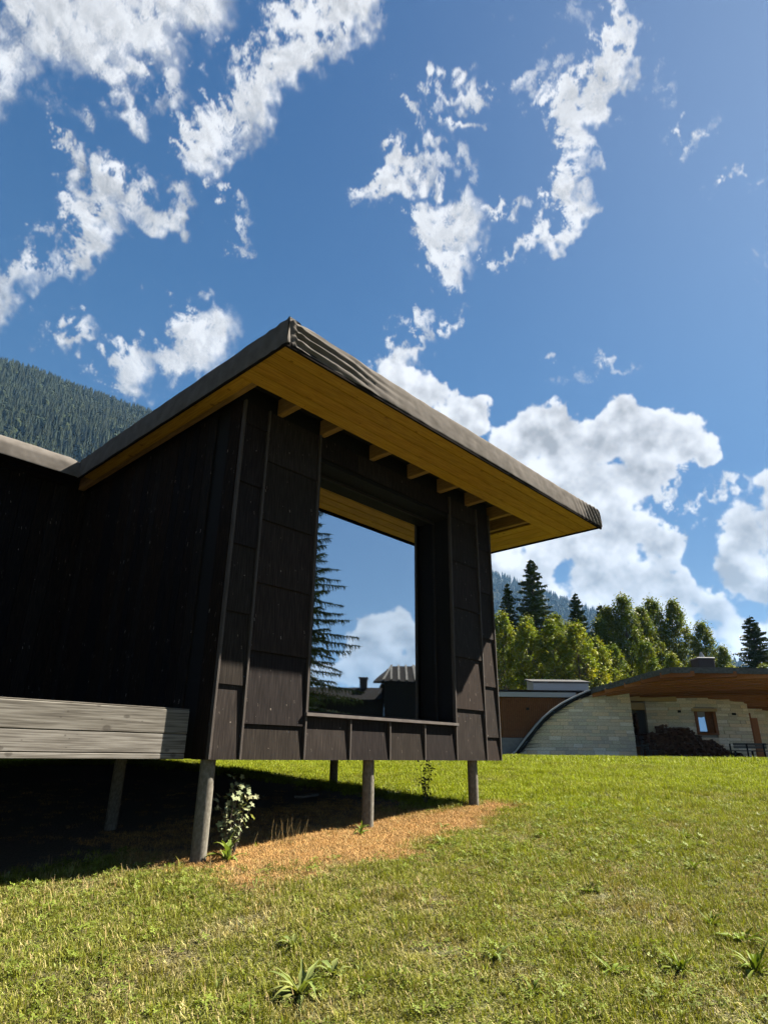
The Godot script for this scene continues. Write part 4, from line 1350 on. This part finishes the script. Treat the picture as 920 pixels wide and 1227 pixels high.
func trees() -> void:
	var sp := [spruce(16, 2.9, 101, Color(0.028, 0.044, 0.016)), spruce(16, 2.5, 102, Color(0.026, 0.042, 0.018)), spruce(16, 3.3, 103, Color(0.034, 0.052, 0.018))]
	var list := [
		[60.0, 12.3, 16.1, 0, "slim dark spruce close to the cabin edge, left of the tallest one", 1.1],
		[60.0, 14.8, 18.6, 2, "tallest dark spruce, its tip standing against the cloud beside the cabin", 1.25],
		[63.0, 17.2, 13.8, 1, "short dark spruce just right of the tallest one", 1.2],
		[62.0, 19.6, 15.7, 2, "dark spruce with bare pointed tip above the bright bushes", 1.15],
		[66.0, 23.4, 15.5, 1, "narrow blackish spruce peering between paler trees", 1.1],
		[64.0, 38.2, 13.9, 2, "lone spruce behind the chimney at the right edge", 1.75],
		[61.0, 40.6, 11.6, 0, "half visible spruce at the very right edge", 1.6],
	]
	for e in list:
		var k: float = e[2] / 16.0
		plant_tree("spruce_tree", sp[e[3]], M.needle, e[4], "dark spruces behind the house", e[0], e[1], Vector3(k, k, k) * Vector3(e[5], 1, e[5]), e[1] * 1.7)
	var bl := [broadleaf(10, 2.3, 201, Color(0.112, 0.150, 0.020), 14000, 0.085, 0.4), broadleaf(10, 2.5, 202, Color(0.135, 0.172, 0.021), 14000, 0.085, 0.3), broadleaf(10, 2.2, 203, Color(0.09, 0.128, 0.02), 14000, 0.085, 0.5)]
	list = [
		[51.5, 9.9, 11.4, 0, "bright broadleaf tree half hidden by the cabin corner"],
		[50.0, 11.6, 10.3, 1, "yellow green broadleaf tree in front of the slim spruce"],
		[50.0, 13.6, 10.6, 0, "yellow green broadleaf tree in front of the tallest spruce"],
		[49.5, 15.4, 10.2, 1, "bright leafy tree rising above the roof light"],
		[50.5, 17.2, 9.2, 1, "bright yellowish tree right of the roof light"],
		[52.0, 19.2, 8.9, 2, "green leafy tree above the rising roof edge"],
		[50.0, 21.0, 8.9, 2, "darker leafy tree above the peak of the eaves"],
		[50.0, 23.0, 7.9, 0, "low leafy tree left of the chimney"],
		[51.0, 25.2, 7.7, 1, "low bright tree right behind the chimney"],
		[52.0, 28.6, 7.3, 0, "low leafy tree in the gap right of the chimney"],
	]
	for e in list:
		var k: float = e[2] / 10.0
		plant_tree("broadleaf_tree", bl[e[3]], M.leaf, e[4], "bright broadleaf trees in the front row", e[0], e[1], Vector3(k * 1.05, k, k), e[1] * 2.3)
	var tl := [broadleaf(14, 3.2, 211, Color(0.072, 0.104, 0.018), 17000, 0.095, 1.0), broadleaf(14, 3.0, 212, Color(0.086, 0.118, 0.02), 17000, 0.095, 1.0)]
	list = [
		[58.0, 21.2, 13.6, 1, "tall pointed green tree left of the pale pair"],
		[57.5, 22.6, 14.6, 0, "tall pointed tree, first of the spiky group"],
		[58.5, 24.6, 13.7, 1, "pointed tree in the middle of the spiky group"],
		[60.0, 26.4, 14.9, 0, "tall spiky tree left of the chimney line"],
		[60.0, 28.5, 14.8, 1, "tall spiky tree right of its twin above the chimney"],
		[58.0, 29.9, 12.2, 0, "shorter pointed tree sloping down towards the sky gap"],
		[56.0, 30.4, 9.6, 1, "smallest pointed tree beside the sky gap"],
		[60.0, 18.0, 12.4, 0, "deep green tree between two spruces"],
		[57.0, 10.6, 12.0, 1, "pointed green tree at the cabin edge behind the bright row"],
		[57.0, 13.3, 12.3, 0, "pointed green tree between the slim and the tallest spruce"],
		[57.0, 16.0, 12.6, 1, "pointed green tree right behind the bright row near the roof light"],
		[57.0, 20.0, 12.2, 0, "pointed green tree left of the spiky group"],
		[62.0, 25.6, 13.2, 1, "dim pointed tree filling the gap inside the spiky group"],
		[62.0, 31.5, 10.2, 0, "dim pointed tree where the row falls towards the sky gap"],
		[57.0, 33.4, 7.6, 1, "low pointed tree in the sky gap right of the chimney"],
		[60.0, 36.2, 8.6, 0, "low green tree left of the lone spruce"],
	]
	for e in list:
		var k: float = e[2] / 14.0
		plant_tree("tall_tree", tl[e[3]], M.leaf, e[4], "taller pointed trees of the back row", e[0], e[1], Vector3(k, k, k), e[1] * 3.1)
	# the larch that the window mirrors
	var la := spruce(13, 3.0, 301, Color(0.04, 0.055, 0.02), 0.75, 0.6)
	var cm := Vector3(EYE.x, 0.0, 2 * PANE_Z - EYE.z)
	var az := deg_to_rad(39.3)
	var p := cm + Vector3(sin(az), 0, cos(az)) * 24.0
	p.y = ground_y(p.x, p.z)
	var o := thing("larch_tree", "feathery conifer mirrored along the left side of the window", "tree", p)
	part("trunk", la[0], M.bark, o)
	part("crown", la[1], M.needle, o)

# ---------------------------------------------------------------- small plants
func leaf_strip(b: MB, at: Vector3, dir: Vector3, l: float, w: float, rise: float, bend: float, seg := 6) -> void:
	var across := Vector3(-dir.z, 0, dir.x)
	var rows := []
	var p := at
	var ang := rise
	for k in seg + 1:
		var t := float(k) / seg
		var wd := w * (0.25 + 0.75 * sin(PI * pow(t, 0.75))) * (1.0 - 0.95 * pow(t, 6.0)) * (1.25 if k % 2 else 0.7)
		p += across * rng.randf_range(-0.12, 0.12) * w * 2.0
		var up := dir * cos(ang) + Vector3.UP * sin(ang)
		var nrm := across.cross(up).normalized() * -1.0
		if nrm.y < 0: nrm = -nrm
		rows.append([p - across * wd + nrm * wd * 0.45, p, p + across * wd + nrm * wd * 0.45])
		p += up * l / seg
		ang -= bend / seg
	b.grid(rows)

func rosette(n: int, l: float, w: float, rise: float, sd: int, col: Color) -> ArrayMesh:
	var g := RandomNumberGenerator.new()
	g.seed = sd
	var b := MB.new()
	for k in n:
		var a := TAU * k / n + g.randf_range(-0.4, 0.4)
		b.tint = vary(g, col, 0.25)
		leaf_strip(b, Vector3(cos(a) * 0.008, 0, sin(a) * 0.008), Vector3(cos(a), 0, sin(a)), l * g.randf_range(0.4, 1.25), w * g.randf_range(0.6, 1.5), rise * g.randf_range(0.5, 1.5), g.randf_range(0.1, 2.3))
	return b.mesh()

func star_leaf(b: MB, c: Vector3, u: Vector3, w: Vector3, s: float) -> void:
	var pts := []
	for k in 10:
		var a := TAU * k / 10.0
		var r := s * (1.0 if k % 2 == 0 else 0.52)
		pts.append(c + u * cos(a) * r + w * sin(a) * r * 0.8)
	for k in 10:
		b.tri(c, pts[k], pts[(k + 1) % 10])

func shrub(called: String, label: String, at: Vector3, hgt: float, wid: float, stems: int, leaves: int, size: float, col: Color, col2: Color, sd: int) -> void:
	var g := RandomNumberGenerator.new()
	g.seed = sd
	at.y = ground_y(at.x, at.z)
	var o := thing(called, label, "shrub", at)
	var st := MB.new()
	var lf := MB.new()
	for k in stems:
		var a := g.randf() * TAU
		var d := wid * g.randf_range(0.2, 1.0)
		var e := Vector3(cos(a) * d, hgt * g.randf_range(0.65, 1.05), sin(a) * d * 0.5)
		var m := e * 0.5 + Vector3(g.randf_range(-0.04, 0.04), 0.03, 0)
		st.tube([Vector3(cos(a) * 0.02, -0.05, sin(a) * 0.02), m, e], [0.006, 0.004, 0.0015], 5)
		for q in leaves / stems:
			var t := g.randf_range(0.15, 1.05)
			var c := (m * 2.0 * t if t < 0.5 else m.lerp(e, t * 2.0 - 1.0)) + Vector3(g.randfn(), g.randfn(), g.randfn()) * 0.028
			var nrm := Vector3(g.randfn() * 0.6, 0.8, 0.6 + g.randfn() * 0.6).normalized()
			var u := nrm.cross(Vector3(g.randfn(), g.randfn(), g.randfn())).normalized()
			lf.tint = vary(g, col.lerp(col2, g.randf()), 0.2)
			star_leaf(lf, c, u, nrm.cross(u), size * g.randf_range(0.6, 1.2))
	part("stems", st, M.bark, o)
	part("leaves", lf, M.leaf, o).set_meta("kind", "stuff")

func weeds() -> void:
	var green := Color(0.085, 0.118, 0.02)
	var pale := Color(0.115, 0.14, 0.045)
	var kinds := [rosette(24, 0.17, 0.011, 0.85, 1, pale), rosette(19, 0.14, 0.0125, 0.65, 2, green), rosette(14, 0.12, 0.011, 0.85, 3, pale), rosette(20, 0.15, 0.0085, 1.05, 4, green), rosette(15, 0.19, 0.019, 1.25, 5, Color(0.105, 0.14, 0.036))]
	var list := [
		[0.27, 0.02, 4, 1.05, "upright leafy weed at the foot of the left post"],
		[1.78, 0.06, 4, 0.62, "small leafy weed just left of the middle post"],
		[-0.74, 2.16, 0, 1.15, "large pale rosette weed in the foreground left of centre"],
		[-0.43, 1.73, 2, 1.0, "small pale weed above the large foreground rosette"],
		[-0.50, 2.13, 2, 1.1, "small weed just right of the large foreground rosette"],
		[1.05, 3.67, 3, 1.25, "upright bright weed near the right edge"],
		[1.48, 3.50, 1, 1.1, "bright weed clump at the right edge, above the upright one"],
		[1.62, 3.30, 3, 0.9, "bright weed clump left of the one at the right edge"],
		[0.77, 3.39, 3, 1.0, "narrow leaved weed left of the right edge group"],
		[0.50, 3.15, 1, 0.8, "low weed in the lower right of the lawn"],
		[2.96, 1.41, 1, 1.0, "leafy weed on the lawn right of the straw patch"],
		[3.3, 1.2, 2, 1.0, "tiny weed behind the one right of the straw patch"],
		[4.73, 1.04, 1, 1.1, "leafy weed high on the lawn beyond the right post"],
		[1.95, 0.95, 0, 0.8, "dark green weed at the lower rim of the straw patch"],
		[2.6, 0.45, 2, 0.8, "tiny weed growing in the straw patch"],
		[0.22, 2.62, 2, 1.0, "pale small weed in the middle foreground"],
		[2.84, 2.82, 3, 0.9, "upright weed on the right half of the lawn"],
		[0.01, 2.97, 3, 0.7, "thin weed at the bottom centre of the lawn"],
		[1.71, 2.45, 1, 0.75, "low weed beside a bare spot in the lawn"],
		[3.9, 2.4, 1, 0.9, "weed far right on the rising lawn"],
	]
	for e in list:
		var o := top("weed", kinds[e[2]], M.grass, e[4], "weed", "weeds in the lawn")
		o.position = Vector3(e[0], ground_y(e[0], e[1]) - 0.005, e[1])
		o.rotation.y = e[0] * 3.3
		o.scale = Vector3.ONE * e[3]
	shrub("pale_shrub", "pale leaved shrub in the shade beside the left post", Vector3(0.42, 0, -0.17), 0.62, 0.24, 10, 150, 0.034, Color(0.10, 0.125, 0.06), Color(0.22, 0.235, 0.14), 5)
	shrub("dark_shrub", "thin dark leaved shrub in the shade left of the right post", Vector3(3.62, 0, -0.62), 0.62, 0.22, 6, 110, 0.026, Color(0.02, 0.03, 0.012), Color(0.03, 0.045, 0.02), 8)
	for e in [[0.98, -0.12, 0.26, "tall dry grass stalks left of the middle post", 9], [0.72, -0.02, 0.15, "short dry grass stalks near the left post", 7], [1.2, -0.2, 0.2, "dry grass stalks at the shadow edge under the cabin", 6]]:
		var b := MB.new()
		b.tint = Color(0.21, 0.15, 0.07)
		for k in e[4]:
			var d := Vector3(rng.randf_range(-0.14, 0.14), 0, rng.randf_range(-0.05, 0.05))
			var l: float = e[2] * rng.randf_range(0.4, 1.1)
			var lean := Vector3(rng.randf_range(-0.4, 0.4), 1, rng.randf_range(-0.2, 0.2)).normalized()
			b.tube([d, d + lean * l * 0.6, d + lean * l + Vector3(0.02, 0, 0)], [0.002, 0.0017, 0.001], 4)
		var o := top("dry_stalks", b, M.straw, e[3], "dry grass", "dry stalks under the cabin front")
		o.position = Vector3(e[0], ground_y(e[0], e[1]) - 0.005, e[1])
	var bd := thing("loose_board", "short grey board lying on the soil under the cabin", "board", Vector3(2.75, ground_y(2.75, -1.9) + 0.03, -1.9), 0.5)
	boxpart("board", Vector3(-0.3, 0, -0.06), Vector3(0.3, 0.03, 0.06), M.grey[0], bd)

# ---------------------------------------------------------------- lawn
func tuft(n: int, spreadr: float, l0: float, l1: float, w: float, flat: float, sd: int) -> ArrayMesh:
	var g := RandomNumberGenerator.new()
	g.seed = sd
	var b := MB.new()
	for k in n:
		var a := g.randf() * TAU
		var r := spreadr * sqrt(g.randf())
		var p := Vector3(cos(a) * r, -0.004, sin(a) * r)
		var l := g.randf_range(l0, l1)
		var az := g.randf() * TAU
		var d := Vector3(cos(az), 0, sin(az))
		var c := Vector3(-d.z, 0, d.x) * w * g.randf_range(0.6, 1.2)
		var lean := g.randf_range(0.15, 0.9) * flat
		var m := p + Vector3.UP * l * 0.55 * cos(lean * 0.6) + d * l * 0.55 * sin(lean * 0.6)
		var e := m + Vector3.UP * l * 0.45 * cos(lean * 1.5) + d * l * 0.45 * sin(lean * 1.5)
		var q := g.randf_range(0.65, 1.35)
		b.tint = Color(q * g.randf_range(0.85, 1.2), q, q * g.randf_range(0.8, 1.1))
		b.quad(p - c, p + c, m + c * 0.8, m - c * 0.8)
		b.tri(m - c * 0.8, m + c * 0.8, e)
	return b.mesh()

func clover(n: int, spreadr: float, sd: int) -> ArrayMesh:
	var g := RandomNumberGenerator.new()
	g.seed = sd
	var b := MB.new()
	for k in n:
		var a := g.randf() * TAU
		var r := spreadr * sqrt(g.randf())
		var c := Vector3(cos(a) * r, g.randf_range(0.015, 0.04), sin(a) * r)
		var nrm := Vector3(g.randfn() * 0.35, 1, g.randfn() * 0.35).normalized()
		var u := nrm.cross(Vector3(g.randfn(), g.randfn(), g.randfn())).normalized()
		var w := nrm.cross(u)
		var q := g.randf_range(0.7, 1.3)
		b.tint = Color(q, q, q)
		var s := g.randf_range(0.005, 0.010)
		for j in 3:
			var t := TAU * j / 3.0
			var d := u * cos(t) + w * sin(t)
			var x := nrm.cross(d)
			b.quad(c, c + d * s - x * s * 0.6, c + d * s * 1.7, c + d * s + x * s * 0.6)
	return b.mesh()

func scatter(label: String, called: String, shape: Mesh, mat: Material, s0: float, s1: float, wide: float, per_m2: float, sd: int, mode: int, size: float) -> void:
	var g := RandomNumberGenerator.new()
	g.seed = sd
	var cell := 1.0 / sqrt(per_m2)
	var tr := []
	var cols := []
	var s := s0
	while s < s1:
		var reach := wide * s + 1.0
		var r := -reach
		while r < reach:
			var p := EYE + fwd * (s + g.randf() * cell) + side * (r + g.randf() * cell)
			r += cell
			var d := dryness(p.x, p.z)
			var keep := g.randf()
			if s0 > 6.0 and keep > (s - s0) / 2.2 + 0.05: continue
			keep = g.randf()
			if s1 < 20.0 and keep > (s1 - s) / 2.2 + 0.02: continue
			keep = g.randf()
			var n := patch_noise.get_noise_2d(p.x * 1.3, p.z * 1.3)
			var n2 := patch_noise.get_noise_2d(p.x * 0.35 + 30, p.z * 0.35)
			var c := Color(1, 1, 1)
			var k := size * g.randf_range(0.7, 1.3)
			var fl := clampf(0.95 + 0.75 * patch_noise.get_noise_2d(p.x * 2.6 + 9.0, p.z * 2.6), 0.55, 1.6)
			if mode == 1: fl = 1.0
			if mode == 0:
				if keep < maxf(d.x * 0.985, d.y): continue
				if keep < smoothstep(0.15, 0.55, n + 0.1 * g.randfn()) * 0.55: continue
				var lush := clampf(smoothstep(4.5, 12.0, s + n2 * 3.0 + n * 1.5) + n2 * 0.5, 0, 1)
				c = Color(0.134, 0.152, 0.026).lerp(Color(0.160, 0.195, 0.013), lush)
				c = c.lerp(Color(0.170, 0.140, 0.06), clampf(smoothstep(-0.0, 0.55, n) * 0.7 * (1.0 - lush * 0.75) + 0.12 * g.randf() + d.x * 0.8, 0, 1))
				var q := g.randf_range(0.5, 1.5)
				c = Color(c.r * q, c.g * q, c.b * q)
			elif mode == 1:
				if keep > d.x * 0.97 * (1.0 - d.y * 0.6) + 0.02: continue
				var q := g.randf_range(0.7, 1.35)
				c = Color(0.28 * q, 0.158 * q, 0.056 * q).lerp(Color(0.32 * q, 0.23 * q, 0.105 * q), g.randf() * 0.6)
			elif mode == 2:
				if keep < maxf(d.x, d.y) or n2 + 0.25 * g.randfn() < -0.05: continue
				var q := g.randf_range(0.7, 1.3)
				c = Color(0.090 * q, 0.118 * q, 0.020 * q)
			elif mode == 4:
				if keep < maxf(d.x * 0.95, d.y): continue
				var q := g.randf_range(0.7, 1.3)
				c = Color(0.16 * q, 0.19 * q, 0.06 * q)
			else:
				if keep < maxf(d.x * 0.9, d.y): continue
				var q := g.randf_range(0.7, 1.3)
				c = Color(0.24 * q, 0.21 * q, 0.095 * q)
			# the house stands on part of the far lawn
			var hr := (p - EYE).dot(side)
			if s > 29.0 and hr > 12.6: continue
			if s > 32.4: continue
			p.y = ground_y(p.x, p.z)
			tr.append(Transform3D(Basis(Vector3.UP, g.randf() * TAU).scaled(Vector3(k, k * fl * g.randf_range(0.75, 1.2), k)), p))
			cols.append(c)
		s += cell
	var mm := MultiMesh.new()
	mm.transform_format = MultiMesh.TRANSFORM_3D
	mm.use_colors = true
	mm.mesh = shape
	mm.instance_count = tr.size()
	for k in tr.size():
		mm.set_instance_transform(k, tr[k])
		mm.set_instance_color(k, cols[k])
	var o := MultiMeshInstance3D.new()
	o.name = numbered(called)
	o.multimesh = mm
	o.material_override = mat
	add_child(o)
	meta(o, label, "straw" if mode == 1 else "grass", "", "stuff")
	print(called, " ", tr.size())

func lawn() -> void:
	scatter("short mown grass blades of the near lawn", "grass", tuft(24, 0.055, 0.016, 0.046, 0.0019, 1.25, 1), M.grass, 3.2, 10.0, 0.8, 900, 11, 0, 1.0)
	scatter("pale broad leaved sprigs among the near grass", "sprig", tuft(9, 0.02, 0.02, 0.045, 0.0065, 1.5, 9), M.grass, 3.2, 12.0, 0.8, 55, 18, 4, 1.0)
	scatter("scattered longer grass blades in the near lawn", "grass", tuft(7, 0.03, 0.05, 0.10, 0.0022, 1.1, 2), M.grass, 3.2, 11.0, 0.8, 60, 12, 0, 1.0)
	scatter("clover leaves low in the near lawn", "clover", clover(16, 0.055, 3), M.grass, 3.2, 10.0, 0.8, 110, 13, 2, 1.0)
	scatter("dead bleached blades lying in the near lawn", "dry_grass", tuft(9, 0.06, 0.03, 0.07, 0.0017, 2.1, 4), M.straw, 3.2, 9.0, 0.8, 260, 14, 3, 1.0)
	scatter("grass of the middle lawn beyond the posts", "grass", tuft(20, 0.09, 0.03, 0.075, 0.0034, 1.0, 5), M.grass, 7.6, 18.0, 0.8, 300, 15, 0, 1.0)
	scatter("grass of the far lawn before the stone house", "grass", tuft(22, 0.16, 0.035, 0.085, 0.007, 1.0, 6), M.grass, 14.5, 32.4, 0.72, 85, 16, 0, 1.15)
	scatter("orange dry straw mown flat in front of the posts", "straw", tuft(26, 0.055, 0.02, 0.06, 0.0012, 2.5, 7), M.straw, 4.6, 11.0, 0.8, 800, 17, 1, 1.0)
